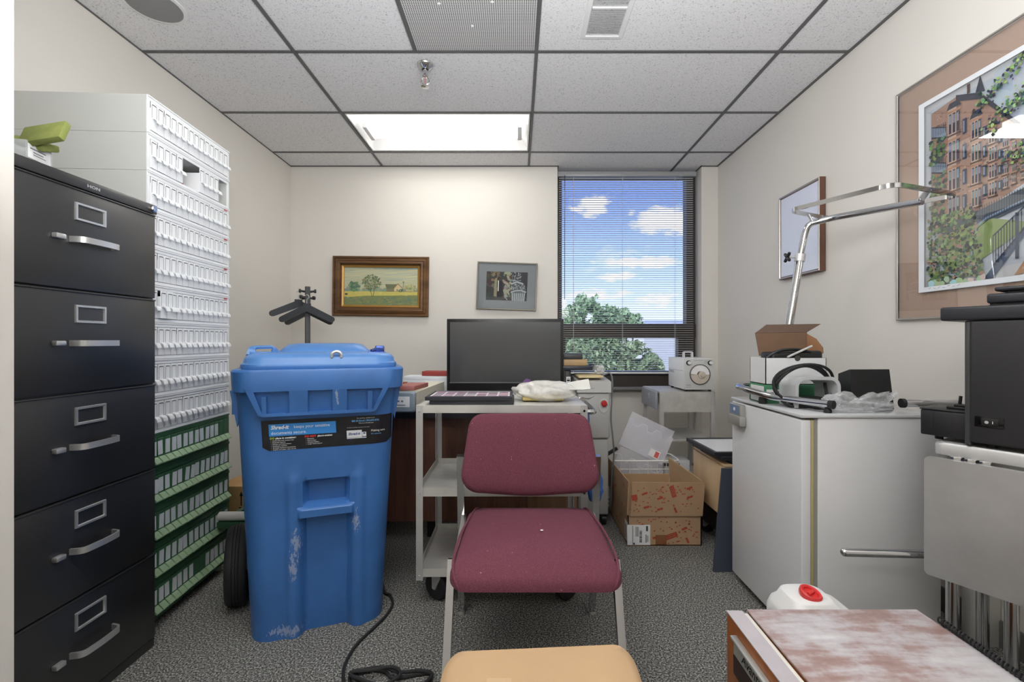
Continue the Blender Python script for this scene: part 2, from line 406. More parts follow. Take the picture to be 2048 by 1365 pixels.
# sprinkler
g = thing('fire_sprinkler', 'chrome pendant fire sprinkler hanging from the ceiling tile', 'sprinkler', (-.484, 2.40, ZC)); g.scale = (1.18, 1.18, 1.12)
b = MB(); b.lathe([(.037, 0), (.036, -.005), (.026, -.016), (.017, -.024), (.013, -.024), (.013, 0)], None, 24); b.build('escutcheon', M_CHROME, g)
b = MB(); b.lathe([(.010, -.02), (.010, -.048), (.013, -.05), (.013, -.058), (.008, -.06)], None, 12)
for sx in (-1, 1): b.tube(spline([(sx * .008, 0, -.057), (sx * .017, 0, -.072), (sx * .014, 0, -.088), (0, 0, -.098)], 5), .0028, 6)
b.build('frame_arms', M_CHROME, g)
b = MB(); b.cyl((0, 0, -.058), (0, 0, -.095), .0026, 8); b.build('bulb', film('glass_bulb', (200, 120, 110), .6), g)
b = MB(); b.lathe([(.004, -.098), (.018, -.102), (.019, -.105), (.004, -.107)], None, 16); b.build('deflector', M_CHROME, g)
# ================= black file cabinet
M_CABB = mat('black_enamel', (33, 33, 34), .38, var=.2, vscale=3, rvar=.12, bump=.03, bscale=500, spec=.8)
[n for n in M_CABB.node_tree.nodes if n.type == 'BSDF_PRINCIPLED'][0].inputs['IOR'].default_value = 1.6
fx, fy0, fy1, fh = -1.256, 1.105, 1.586, 1.531
cab = thing('file_cabinet', 'tall black five-drawer metal file cabinet by the left wall', 'file cabinet', ((fx - .315), (fy0 + fy1) / 2, 0))
b = MB(); b.box((-1.878, fy0, .0), (fx - .012, fy1, fh), .003); b.box((fx - .013, fy0, fh - .032), (fx + .002, fy1, fh), .003); b.box((fx - .013, fy0 + .004, 0), (fx - .006, fy1 - .004, .03))
b.build('body', M_CABB, cab, world=True)
b = MB(); b.lathe([(.012, 0), (.012, .006), (.009, .009), (.003, .009), (.0028, .006), (.0005, .006)], T(fx + .001, fy1 - .018, fh - .016) @ RY(90), 20); b.build('lock', M_CHROME, cab, world=True)
b = MB(); b.text('HON', .012, frame((fx + .0025, 1.327, fh - .021), (0, 1, 0), (0, 0, 1)), bold=.0004, xs=1.5); b.build('badge', mat('silver_ink', (200, 200, 200), .35, .6), cab, world=True)
dh = (fh - .033 - .032) / 5
M_HAND = mat('satin_chrome', (214, 214, 213), .34, .75)
for k in range(5):
    z1 = fh - .034 - k * dh; z0 = z1 - dh + .004
    b = MB(); b.box((fx - .012, fy0 + .004, z0), (fx, fy1 - .006, z1), .003)
    b.box((fx - .006, fy0 + .004, z1 - .006), (fx + .003, fy1 - .006, z1 - .001), .002)
    d = b.build('drawer', M_CABB, cab, world=True)
    b = MB(); b.rings(.097, .052, [(0, -.001), (.001, .0035), (.0065, .0035), (.008, -.001)], frame((fx + .001, 1.340, z1 - .066), (0, 1, 0), (0, 0, 1))); b.build('label_holder', M_HAND, d, world=True)
    b = MB(); zc = z1 - .150
    pts = fillet([(fx, 1.278, zc), (fx + .032, 1.285, zc), (fx + .036, 1.345, zc), (fx + .032, 1.405, zc), (fx, 1.412, zc)], .02, 5)
    b.bar(pts, .006, .017); b.build('handle', M_HAND, d, world=True)
    b = MB(); b.box((fx, 1.226, zc - .007), (fx + .016, 1.254, zc + .007), .003); b.build('thumb_latch', M_HAND, d, world=True)
# clear tray and foam pads on the cabinet
tr = thing('clear_tray', 'small clear acrylic tray with a white label on the black file cabinet', 'tray', (-1.345, 1.19, fh), 12)
b = MB()
W, D, H, t_ = .16, .085, .046, .003
b.box((-W / 2, -D / 2, 0), (W / 2, D / 2, t_)); b.box((-W / 2, -D / 2, t_), (W / 2, -D / 2 + t_, H)); b.box((-W / 2, D / 2 - t_, t_), (W / 2, D / 2, H)); b.box((-W / 2, -D / 2 + t_, t_), (-W / 2 + t_, D / 2 - t_, H)); b.box((W / 2 - t_, -D / 2 + t_, t_), (W / 2, D / 2 - t_, H))
b.build('box', film('clear_acrylic', (225, 230, 232), .35, .08), tr)
b = MB(); b.box((W / 2, -D / 2 + .006, .004), (W / 2 + .0008, D / 2 - .006, H - .006)); b.build('label', M_PAPER, tr)
b = MB(); b.box((W / 2 + .0008, -.02, .02), (W / 2 + .0012, .012, .0225)); b.box((W / 2 + .0008, -.02, .014), (W / 2 + .0012, .02, .016)); b.box((W / 2 + .0008, -.03, .028), (W / 2 + .0012, .02, .031)); b.build('print', mat('grey_ink', (120, 122, 130), .6), [c for c in tr.children if c.name.startswith('label')][0])
M_FOAM = mat('green_foam', (128, 136, 72), .95, var=.12, vscale=40, bump=.5, bscale=500)
for nm, loc, mm, sz, lb in (('foam_pad', (-1.296, 1.214, fh + .056), RZ(8) @ RY(14) @ RX(20), (.10, .05, .018), 'olive green foam pad lying low in the clear tray, left one'),
                            ('foam_pad', (-1.238, 1.192, fh + .071), RZ(18) @ RX(62) @ RY(-20), (.112, .062, .018), 'olive green foam pad sticking out of the clear tray, right one')):
    b = MB(); b.box([-s / 2 for s in sz], [s / 2 for s in sz], .004); o = b.build(nm, M_FOAM); o.matrix_basis = T(*loc) @ mm; tag(o, lb, 'foam', 'foam pads')

# ================= stack of slide storage units
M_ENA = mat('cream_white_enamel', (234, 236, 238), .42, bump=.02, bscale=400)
M_ENA_SHADE = mat('cream_white_enamel_shaded', (196, 198, 194), .45)  # same enamel as the fronts, side and top shading put into the colour
M_GRN = mat('green_enamel', (58, 104, 74), .38, var=.12, vscale=6)
M_GRNL = mat('pale_green_tab', (150, 178, 144), .45, var=.12, vscale=50)
M_SLIT = mat('dark_slit', (74, 76, 78), .8)
SW, SD, SH, ND = .504, .50, .1365, 14
SP = (SW - .026) / ND
def drawer_mesh(green):
    b = MB(); w = SP - .0018
    b.box((0, -.002, .0135), (w, .0, .1165), .0012, 1); b.box((.001, .0, .0145), (w - .001, .42, .095))
    b.mi = 1
    if green: b.box((.004, -.0034, .1085), (w - .004, -.002, .1098))
    else:
        b.box((.006, -.0028, .1065), (w - .006, -.0019, .1092)); b.box((.0042, -.0026, .060), (.0050, -.0019, .1065)); b.box((w - .0046, -.0026, .060), (w - .0040, -.0019, .1065)); b.box((.006, -.0026, .0585), (w - .006, -.0019, .0597))
    return b.build('drawer', [M_GRN if green else M_ENA, M_GRN if green else M_SLIT])
def handle_mesh(green):
    b = MB(); w = SP - .0018
    if green:
        pr = [(-.002, .047), (-.006, .046), (-.0215, .0285), (-.0215, .0245), (-.018, .0235), (-.002, .040)]; x0, x1 = .002, w - .002
    else:
        pr = [(-.002, .060), (-.010, .0595), (-.017, .055), (-.0205, .047), (-.0205, .041), (-.0185, .041), (-.0175, .0465), (-.0145, .052), (-.009, .0555), (-.002, .056)]; x0, x1 = .0055, w - .0055
    b.loft([[(x, y, z) for y, z in pr] for x in (x0, x1)]); return b.build('handle', M_GRNL if green else M_ENA)
def card_mesh():
    b = MB(); w = SP - .0018; b.box((.0035, -.0032, .053), (w - .006, -.002, .1045)); return b.build('label_card', mat('label_card', (216, 222, 228), .7, var=.06, vscale=60))
protos = {}
for gr in (0, 1):
    d = drawer_mesh(gr); h = handle_mesh(gr); protos[gr] = (d, h)
cardp = card_mesh()
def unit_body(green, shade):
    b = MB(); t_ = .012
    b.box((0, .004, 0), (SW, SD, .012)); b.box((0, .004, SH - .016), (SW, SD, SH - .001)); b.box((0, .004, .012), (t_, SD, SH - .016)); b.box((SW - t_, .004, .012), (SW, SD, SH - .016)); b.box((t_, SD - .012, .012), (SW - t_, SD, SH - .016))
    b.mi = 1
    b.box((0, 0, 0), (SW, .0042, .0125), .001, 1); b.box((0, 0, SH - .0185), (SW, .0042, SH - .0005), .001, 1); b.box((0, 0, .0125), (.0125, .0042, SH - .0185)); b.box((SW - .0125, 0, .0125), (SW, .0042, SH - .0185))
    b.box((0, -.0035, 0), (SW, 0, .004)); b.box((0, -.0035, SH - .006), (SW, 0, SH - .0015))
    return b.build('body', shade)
bodies = {0: unit_body(0, [M_ENA_SHADE, M_ENA]), 1: unit_body(1, [M_GRN, M_GRN])}
ordn = ['topmost', 'second from the top', 'third from the top', 'fourth from the top', 'fifth from the top', 'sixth from the top', 'seventh from the top', 'eighth from the top', 'lowest']
ordg = ['topmost', 'second from the top', 'middle', 'second from the bottom', 'bottommost']
stx, sty, srz, szb = -1.328, 1.635, 92.98, .038
first = {0: True, 1: True}; first_card = True
rnd = random.Random(3)
for k in range(14):                                    # k counts from the floor
    gr = 1 if k < 5 else 0
    if gr: lb = 'green metal slide storage unit with labelled drawers, %s of the green ones' % ordg[4 - k]
    else:
        i = 13 - k
        lb = 'white slide storage unit %s, %s of the white ones' % ('with empty drawer bays' if i == 1 else 'full of narrow drawers', ordn[i])
    u = thing('slide_storage_unit', lb, 'storage drawers', (stx, sty, szb + k * SH), srz, 'green slide units in the tall stack' if gr else 'white slide units in the tall stack')
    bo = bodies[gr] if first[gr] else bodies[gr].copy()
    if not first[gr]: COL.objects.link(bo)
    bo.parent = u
    for j in range(ND):
        if k == 12 and j in (5, 6, 7, 12, 13): continue
        x = .013 + j * SP + .0009
        d0, h0 = protos[gr]
        if first[gr] and j == 0: d, h = d0, h0
        else:
            d, h = d0.copy(), h0.copy(); COL.objects.link(d); COL.objects.link(h)
        d.parent = u; h.parent = d
        d.location = (x, -.010 if (k == 8 and j in (1, 2)) else (rnd.uniform(-.0012, .0006)), 0)
        if gr and not (k == 4 and j > 11) and not (k == 0 and j in (7, 8)):
            c = cardp if first_card else cardp.copy()
            if not first_card: COL.objects.link(c)
            first_card = False
            c.parent = d; c.rotation_euler = (0, rnd.uniform(-.05, .05) if k != 3 else rnd.uniform(-.02, .14), 0); c.location = (0, -.0001, 0)
    first[gr] = False
    if k in (11, 10, 9, 8):
        b = MB(); b.box((SW - .045, -.0045, SH - .014), (SW - .022, -.004, SH - .008)); b.build('badge', mat('red_ink', (196, 70, 70), .5), u)
    if k == 0:
        for (x, y) in ((.03, .03), (SW - .03, .03), (.03, SD - .03), (SW - .03, SD - .03)):
            b = MB(); b.cyl((x, y, -szb + .0), (x, y, .001), .014, 14); b.build('foot', mat('pale_foot', (190, 190, 186), .5), u)
        b = MB(); b.box((.006, .02, -.012), (SW - .006, SD, 0)); b.build('base', M_BLACK, u)
u0 = Matrix.Translation((stx, sty, szb + 12 * SH)) @ RZ(srz)
b = MB(); b.ball((0, 0, .018), .021, 8, (1.3, 1.1, .8)); b.ball((.03, .02, .014), .017, 8, (1.1, 1.3, .8)); o = b.build('red_cloth', mat('crimson_cloth', (140, 34, 52), .8)); o.matrix_basis = u0 @ T(.222, .05, .0125)
tag(o, 'crimson cloth bundle in the empty bay of the upper white slide unit', 'cloth')

# ================= blue shredding bin
M_BIN = None
def bin_mat(name, scuffs, base=(62, 112, 178)):
    t = NT(name); v = t.coords(); n1 = t.noise(v, 5, 4); n2 = t.noise(t.coords((1, 1, .45)), 110, 5, .75)
    c = t.ramp(n1, [(.3, lin([x * .92 for x in base])), (.7, lin([min(255, x * 1.06) for x in base]))])
    geo = t.n('ShaderNodeTexCoord')
    for (p, r) in scuffs:
        mp = t.n('ShaderNodeMapping'); mp.vector_type = 'POINT'; mp.inputs['Scale'].default_value = tuple(1 / x for x in r); mp.inputs['Location'].default_value = tuple(-a / x for a, x in zip(p, r)); t.l(geo.outputs['Object'], mp.inputs[0])
        ln = t.n('ShaderNodeVectorMath'); ln.operation = 'LENGTH'; t.l(mp.outputs[0], ln.inputs[0])
        fall = t.math('SUBTRACT', 1, ln.outputs['Value'], True)
        msk = t.math('GREATER_THAN', t.math('ADD', t.math('MULTIPLY', fall, .36), n2), .745)
        c = t.mix(t.math('MULTIPLY', msk, .62), c, lin((176, 184, 204)))
    t.bsdf(c, .38, 0, .45); t.bump(t.noise(v, 260, 2), .06); MATS[name] = t.m; return t.m
M_BINB = bin_mat('blue_bin_plastic', [((-.070, -.02, .345), (.034, .08, .11)), ((.128, -.02, .395), (.026, .08, .08)), ((-.1, .0, .03), (.12, .1, .04)), ((.065, -.06, .86), (.012, .1, .05)), ((-.08, -.02, .26), (.03, .1, .10))])
M_BLID = mat('blue_lid_plastic', (78, 128, 190), .4, var=.08, vscale=6)
bn = thing('shredding_bin', 'large scuffed blue wheeled document shredding bin with a black sticker', 'bin', (-.722, 1.655, 0), 20)
def bin_dims(z):                                      # half width, front y, back y, corner radius, centre x
    t = min(z / .90, 1)
    hw = .226 + .042 * t; fr = .0 - .045 * t; bk = .50 + .16 * t
    return hw, fr, bk, .075, .004 * t
def bin_loop(z, n_front=40, off=0.):
    hw, fr, bk, r, cx = bin_dims(z); hw += off; fr -= off; bk += off
    pts = []
    for k in range(n_front + 1):
        x = -(hw - r) + 2 * (hw - r) * k / n_front; y = fr; ax = abs(x - .026)
        def sm(a, b_, q): q = max(0, min(1, (q - a) / (b_ - a))); return q * q * (3 - 2 * q)
        ch = (1 - sm(.068, .088, ax)) * (1 - sm(.43, .455, z)) * sm(-.01, .0, z)           # lower channel
        up = (1 - sm(.062, .078, ax)) * sm(.470, .480, z) * (1 - sm(.552, .566, z))      # finger pocket
        bar = (1 - sm(.085, .095, ax)) * sm(.420, .435, z) * (1 - sm(.462, .470, z))     # grip bar
        y += .030 * ch * (1 - bar) + .034 * up - .016 * bar
        y -= .010 * (1 - sm(.12, .135, ax)) * (1 - sm(.56, .60, z)) * sm(.085, .1, ax) * (1 - bar)
        pts.append((x + cx, y, z))
    for k in range(1, 9): a = -PI / 2 + (PI / 2) * k / 8; pts.append((hw - r + r * math.cos(a) + cx, fr + r + r * math.sin(a), z))
    for k in range(1, 5): pts.append((hw + cx, fr + r + (bk - fr - 2 * r) * k / 5, z))
    for k in range(9): a = (PI / 2) * k / 8; pts.append((hw - r + r * math.cos(a) + cx, bk - r + r * math.sin(a), z))
    for k in range(9): a = PI / 2 + (PI / 2) * k / 8; pts.append((-(hw - r) + r * math.cos(a) + cx, bk - r + r * math.sin(a), z))
    for k in range(1, 5): pts.append((-hw + cx, bk - r - (bk - fr - 2 * r) * k / 5, z))
    for k in range(8): a = PI + (PI / 2) * k / 8; pts.append((-(hw - r) + r * math.cos(a) + cx, fr + r + r * math.sin(a), z))
    return pts
zs = [0, .012, .03, .06, .1, .15, .2, .25, .3, .34, .38, .41, .42, .425, .43, .435, .44, .45, .46, .465, .47, .475, .48, .5, .52, .545, .552, .556, .56, .566, .58, .6, .65, .7, .75, .8, .85, .90]
b = MB(); b.loft([bin_loop(z) for z in zs])
o = b.build('body', M_BINB, bn, ang=40)
# rim with skirt
def rr3(hw, y0, y1, r, z, cx=0): return [(x, y, z) for x, y in rrect(2 * hw, y1 - y0, r, 6, cx, (y0 + y1) / 2)]
RX0 = .012
b = MB(); b.loft([rr3(.272, -.058, .68, .07, .885, RX0), rr3(.285, -.072, .69, .075, .888, RX0), rr3(.288, -.076, .695, .075, .955, RX0), rr3(.284, -.072, .692, .075, .962, RX0), rr3(.25, -.04, .66, .06, .962, RX0)], caps=True)
b.build('rim', M_BINB, bn, ang=40)
# front apron below the rim: sloped side walls, two ribs and a bottom lip
b = MB()
yb = -.036
def ap(x0, x1, z0, z1, d0, d1, x0t=None, x1t=None):
    x0t = x0 if x0t is None else x0t; x1t = x1 if x1t is None else x1t
    b.loft([[(x0, yb + .02, z0), (x1, yb + .02, z0), (x1, yb - d0, z0), (x0, yb - d0, z0)], [(x0t, yb + .02, z1), (x1t, yb + .02, z1), (x1t, yb - d1, z1), (x0t, yb - d1, z1)]])
ap(-.172, .188, .802, .812, .030, .030); ap(-.166, .183, .812, .826, .010, .006)
ap(-.176, .190, .812, .89, .012, .024, -.215, .235); ap(-.182, -.168, .806, .90, .030, .037, -.222, -.20); ap(.184, .197, .806, .90, .030, .037, .225, .245)
ap(-.172, -.158, .812, .872, .028, .034); ap(.168, .184, .812, .880, .028, .034)
ap(-.088, -.030, .812, .890, .026, .036); ap(.050, .098, .812, .892, .026, .036)
b.build('apron', M_BINB, bn, ang=30)
b = MB()
b.bm.free()
for (x0, sx) in ((.270, 1), (-.262, -1)):
    b = MB(); b.loft([[(x0 + sx * dx, y, z) for dx, z in ((-.01, .80), (.0, .76), (.022, .887), (-.012, .887))] for y in (.02, .035)]); b.build('gusset', M_BINB, bn)
for y0_, y1_, z_ in ((.05, .12, .80), (.16, .2, .82)):
    b = MB(); b.box((-.284, y0_, z_), (-.262, y1_, .889)); b.build('gusset', M_BINB, bn)
# lid
b = MB(); r = .09
b.loft([rr3(.262, -.045, .665, .07, .962, RX0), rr3(.265, -.048, .67, .075, .970, RX0), rr3(.264, -.047, .67, .075, .979, RX0), rr3(.258, -.041, .67, .075, .984, RX0), rr3(.256, -.038, .67, .075, .998, RX0), rr3(.245, -.026, .66, .07, 1.010, RX0), rr3(.22, .0, .64, .06, 1.016, RX0)])
b.loft([rr3(.175, .20, .62, .05, 1.012, RX0), rr3(.168, .208, .615, .05, 1.025, RX0), rr3(.145, .245, .60, .05, 1.045, RX0), rr3(.11, .29, .57, .05, 1.05, RX0)])
b.loft([rr3(.05, .09, .16, .03, 1.006, -.205), rr3(.045, .095, .155, .03, 1.02, -.205)])
b.build('lid', M_BLID, bn, ang=45)
b = MB(); b.bar(fillet([(-.235, .10, 1.008), (-.232, .115, 1.036), (-.165, .14, 1.038), (-.158, .135, 1.010)], .014, 5), .026, .007, up=(.2, -.2, 1)); b.build('lid_handle', M_BLID, bn)
b = MB(); b.tube(spline([(.046, -.035, 1.0), (.048, -.036, 1.015), (.062, -.036, 1.022), (.076, -.036, 1.015), (.078, -.035, 1.0)], 5), .0055, 8); b.build('hasp', mat('pale_metal', (205, 205, 205), .35, .6), bn)
b = MB(); b.box((.172, .05, 1.010), (.236, .10, 1.019), .003); b.box((.20, .06, 1.017), (.235, .09, 1.042), .005); b.cyl((.185, .055, 1.022), (.21, .07, 1.03), .006, 10); b.build('lid_lock', mat('blue_steel_lock', (70, 92, 160), .25, .7), bn)
# wheels at the rear
for sx in (-1, 1):
    b = MB(); b.cyl((sx * .20, .53, .125), (sx * .25, .53, .125), .125, 28); b.build('wheel', M_RUBBER, bn)
# sticker wrapped round the front and the right corner: s = arc length from the left end of the flat front
def surf(s, z, off=.0012):
    hw, fr, bk, r, cx = bin_dims(z); fl = 2 * (hw - r)
    if s <= fl: return Vector((-(hw - r) + s + cx, fr - off, z))
    a = (s - fl) / r
    if a <= PI / 2: return Vector((hw - r + (r + off) * math.sin(a) + cx, fr + r - (r + off) * math.cos(a), z))
    return Vector((hw + off + cx, fr + r + (s - fl - r * PI / 2), z))
ST0, ST1, SL = .680, .786, .455
def patch(b, s0, s1, z0, z1, off, n=None, skew=None):
    n = n or max(1, int((s1 - s0) / .012))
    A = [surf(s0 + (s1 - s0) * k / n, z0, off) for k in range(n + 1)]; B = [surf(s0 + (s1 - s0) * k / n, z1, off) for k in range(n + 1)]
    for k in range(n): b.poly([A[k], A[k + 1], B[k + 1], B[k]])
b = MB(); patch(b, .006, SL, ST0 + .012, ST1, .0012); [patch(b, .024 - .0036 * i_, SL - .034 + .006 * i_, ST0 + .0024 * i_, ST0 + .0024 * (i_ + 1), .0012) for i_ in range(5)]; st = b.build('sticker', mat('black_sticker', (30, 32, 38), .3, var=.2, vscale=30), bn, recalc=False)
b = MB(); patch(b, .028, .243, ST1 - .056, ST1 - .014, .0018); b.build('title_panel', mat('sky_blue_ink', (58, 142, 220), .35), st, recalc=False)
def stext(txt, size, s, z, m, name='lettering', **kw):
    b = MB(); b.text(txt, size, T(s, z, 0), fn=lambda c: surf(c.x, c.y, .0024), **kw); return b.build(name, m, st, recalc=False)
b = MB()
def bt(txt, size, s, z, **kw): b.text(txt, size, T(s, z, 0), fn=lambda c: surf(c.x, c.y, .0024), **kw)
bt('Shred-it', .0185, .034, ST1 - .0315, shear=.25, bold=.0007, xs=.92); bt('keeps your sensitive', .0155, .106, ST1 - .031, xs=.92); bt('documents secure.', .0155, .034, ST1 - .050, xs=.95)
bt('place in container:', .0088, .047, ST1 - .066, bold=.0003); bt('place in container:', .0088, .181, ST1 - .066, bold=.0003, xs=.75)
for i, tx in enumerate(('Client files and contact lists', 'Financial reports', 'Private correspondence', 'Employee records', 'Strategic business documents', 'Staples and paper clips are ok')): bt('\u2022  ' + tx, .0060, .032, ST1 - .0735 - i * .0062)
for i, tx in enumerate(('Batteries', 'Food waste', 'Hanging folders', 'Large metal objects')): bt('\u2022  ' + tx, .0060, .142, ST1 - .0735 - i * .0062)
bt('For service, contact us at', .0060, .315, ST1 - .010); bt('Visit us at shredit.com', .0058, .32, ST1 - .0285); bt('Making sure', .0105, .362, ST1 - .060); bt('All trademarks and logos are property of their owners', .0035, .28, ST1 - .043)
b.build('lettering', M_WINK, st, recalc=False)
b = MB(); bt('800 69-Shred | 800.697.4733', .0092, .297, ST1 - .021, bold=.0003, xs=.88); bt("it's secure.", .0085, .362, ST1 - .071); b.build('lettering', mat('light_blue_ink', (110, 180, 240), .5), st, recalc=False, label='light blue phone lettering')
b = MB(); bt('DO', .0092, .030, ST1 - .066, bold=.0004); b.build('lettering', mat('lime_ink', (160, 200, 60), .5), st, recalc=False, label='lime green word DO')
b = MB(); bt('DO NOT', .0092, .139, ST1 - .066, bold=.0004); b.build('lettering', mat('red_print', (225, 60, 60), .5), st, recalc=False, label='red words DO NOT')
b = MB(); patch(b, .278, .330, ST1 - .078, ST1 - .052, .0018); patch(b, .331, .345, ST1 - .076, ST1 - .060, .0018); patch(b, .278, .345, ST1 - .082, ST1 - .079, .0018)
b.build('truck_picture', mat('pale_truck_ink', (222, 226, 232), .5), st, recalc=False)
b = MB(); bt('Shred-it', .0125, .283, ST1 - .069, shear=.25, bold=.0004); patch(b, .288, .294, ST1 - .0855, ST1 - .0815, .0022); patch(b, .333, .339, ST1 - .0855, ST1 - .0815, .0022); patch(b, .335, .342, ST1 - .067, ST1 - .062, .0022)
b.build('truck_lettering', mat('navy_ink', (60, 80, 140), .5), st, recalc=False)
# ================= hand truck with pneumatic tyre between stack and bin
ht = thing('hand_truck', 'green hand truck with a fat black tyre between the slide units and blue bin', 'hand truck', (-1.134, 1.85, 0), 0)
R, w = .153, .037; WR = RZ(27)
prof = [(R - .055, -w * .8), (R - .03, -w), (R - .012, -w), (R - .003, -w * .75), (R, -w * .35), (R - .003, -w * .30), (R, -w * .25), (R + .001, -w * .04), (R - .003, 0), (R + .001, w * .04), (R, w * .25), (R - .003, w * .30), (R, w * .35), (R - .003, w * .75), (R - .012, w), (R - .03, w), (R - .055, w * .8)]
b = MB(WR); b.lathe(prof, T(0, 0, R) @ RY(90), 48); ty = b.build('tyre', M_RUBBER, ht, ang=60)
b = MB(WR); b.lathe([(.025, -.045), (.028, -.03), (R - .056, -.02), (R - .05, .0), (R - .056, .02), (.028, .03), (.025, .045)], T(0, 0, R) @ RY(90), 28); b.build('wheel_hub', M_STEELM, ht)
b = MB(WR); b.cyl((-.03, 0, R), (.085, 0, R), .011, 12); b.build('axle', M_BLACK, ht)
M_GFR = mat('green_truck_frame', (38, 74, 50), .4)
b = MB(); b.box((-.195, .165, .226), (-.018, .20, .256), .004); b.box((-.06, .11, R - .015), (-.03, .19, .24)); b.box((-.205, .18, .226), (-.18, .62, .25)); b.box((-.205, .59, 0), (-.18, .62, .226)); b.build('frame', M_GFR, ht)
b = MB(); b.cyl((-.195, .185, .276), (-.02, .185, .276), .020, 16); b.build('crossbar', mat('pale_pipe', (196, 196, 192), .4), ht)
# carton with arrows and black bag behind the hand truck
bx = thing('shipping_carton', 'small tan carton printed with two black up arrows beside the green slide units', 'carton', (-1.47, 2.42, 0))
M_CARD = mat('corrugated_card', (192, 150, 102), .85, var=.06, vscale=8)
b = MB(); b.box((-1.56, 2.36, 0), (-1.385, 2.55, .305), .002); b.build('box', M_CARD, bx, world=True)
b = MB()
for cx in (-1.430, -1.405):
    zb = .205
    b.poly([(cx - .003, 2.3592, zb), (cx + .003, 2.3592, zb), (cx + .003, 2.3592, zb + .05), (cx - .003, 2.3592, zb + .05)]); b.poly([(cx - .0095, 2.3592, zb + .05), (cx + .0095, 2.3592, zb + .05), (cx, 2.3592, zb + .075)])
b.box((-1.442, 2.359, .190), (-1.392, 2.3598, .198)); b.build('arrow_print', M_INK, bx, world=True)
b = MB(); b.ball((0, 0, .14), .14, 12, (.75, .9, 1)); b.tube(spline([(-.06, 0, .25), (-.03, 0, .33), (.04, 0, .32), (.06, 0, .25)], 6), .008, 8); o = b.build('black_bag', mat('black_nylon', (40, 37, 38), .7, bump=.4, bscale=60)); o.location = (-1.42, 2.72, 0); tag(o, 'dark soft bag on the floor behind the tan arrow carton', 'bag')
# ================= coat rack in the corner with hangers
M_DARKM = mat('charcoal_metal', (58, 58, 60), .45, .2)
M_HANG = mat('charcoal_plastic', (66, 69, 74), .45)
CRX, CRY = -1.482, 3.22
cr = thing('coat_rack', 'dark metal coat rack post standing in the far left corner', 'coat rack', (CRX, CRY, 0), 0)
b = MB(); b.box((-.017, -.017, .03), (.017, .017, 1.445), .003, M=RZ(28)); b.build('pole', M_DARKM, cr)
for a in (28, 118, 208, 298):
    b = MB(); b.box((0, -.014, 0), (.20, .014, .028), .004, M=RZ(a)); b.build('foot', M_DARKM, cr)
for z, a in ((1.408, 20), (1.408, 200), (1.362, 60), (1.362, 240), (1.408, 110), (1.362, 150)):
    b = MB(); m = RZ(a); b.cyl(m @ Vector((.01, 0, z)), m @ Vector((.048, 0, z + .006)), .008, 10); b.lathe([(.001, .042), (.0135, .043), (.0135, .056), (.001, .057)], m @ T(0, 0, z + .006) @ RY(90), 16); b.build('peg', M_DARKM, cr)
def arm_outline(half, drop, w):
    # boomerang shape with rounded tips
    out = []; L = math.hypot(half, drop); d = Vector((half, -drop)) / L; nrm = Vector((-d.y, d.x))
    tip = Vector((half, -drop)); a0 = math.atan2(-nrm.y, -nrm.x)
    R_ = [tuple(tip + Vector((math.cos(a0 + PI * k / 8), math.sin(a0 + PI * k / 8))) * w / 2) for k in range(9)]
    Lf = [(-x, y) for x, y in reversed(R_)]
    return [(0, -w * .62)] + R_ + [(.024, .016), (.024, .03), (-.024, .03), (-.024, .016)] + Lf
def hanger(loc, rz, label, half=.165, drop=.088):
    h = thing('coat_hanger', label, 'hanger', loc, rz, 'hangers on the coat rack')
    b = MB(); b.prism(arm_outline(half, drop, .041), -.008, .008, RX(90)); b.build('body', M_HANG, h)
    b = MB(); b.tube(spline([(0, 0, .028), (0, 0, .055), (.014, .0, .072), (.004, 0, .09), (-.014, 0, .082)], 5), .0026, 7); b.build('hook', M_STEELM, h)
hanger((CRX + .030, CRY - .075, 1.290), 4, 'charcoal plastic hanger at the front of the coat rack', .165, .080)
hanger((CRX - .015, CRY + .050, 1.275), -6, 'charcoal plastic hanger behind the front one on the coat rack', .160, .078)
hanger((CRX - .055, CRY - .02, 1.322), 52, 'charcoal plastic hanger turned sideways at the left of the coat rack', .175, .075)

# ================= small flat pictures: painted as coloured shapes on one sheet
class Paint:
    def __init__(s, w, h): s.w, s.h, s.b, s.z = w, h, MB(), 0.
    def poly(s, pts, rgb, jit=0):
        s.z += 6e-6; s.b.col = lin([max(0, min(255, c + random.uniform(-jit, jit))) for c in rgb])
        s.b.poly([((x - .5) * s.w, (y - .5) * s.h, s.z) for x, y in pts])
    def rect(s, x0, y0, x1, y1, rgb, jit=0): s.poly([(x0, y0), (x1, y0), (x1, y1), (x0, y1)], rgb, jit)
    def blob(s, x, y, r, rgb, jit=12, n=7, asp=None):
        asp = asp or s.w / s.h; a = random.random() * 6
        s.poly([(min(1, max(0, x + r * random.uniform(.6, 1.2) * math.cos(a + 2 * PI * k / n))), min(1, max(0, y + asp * r * random.uniform(.6, 1.2) * math.sin(a + 2 * PI * k / n)))) for k in range(n)], rgb, jit)
    def line(s, pts, wd, rgb):
        for (x0, y0), (x1, y1) in zip(pts, pts[1:]):
            dx, dy = (x1 - x0) * s.w, (y1 - y0) * s.h; L = math.hypot(dx, dy) or 1; nx, ny = -dy / L * wd / 2, dx / L * wd / 2
            s.poly([(x0 + nx / s.w, y0 + ny / s.h), (x0 - nx / s.w, y0 - ny / s.h), (x1 - nx / s.w, y1 - ny / s.h), (x1 + nx / s.w, y1 + ny / s.h)], rgb)
    def build(s, name, parent, M, m=None):
        s.b.bm.transform(M); return s.b.build(name, m or M_PRINT, parent, recalc=False)
WALLF = lambda x, z, tilt: frame((x, YB - .004, z), (1, 0, 0), (0, 0, 1)) @ RZ(tilt)   # local z faces the room
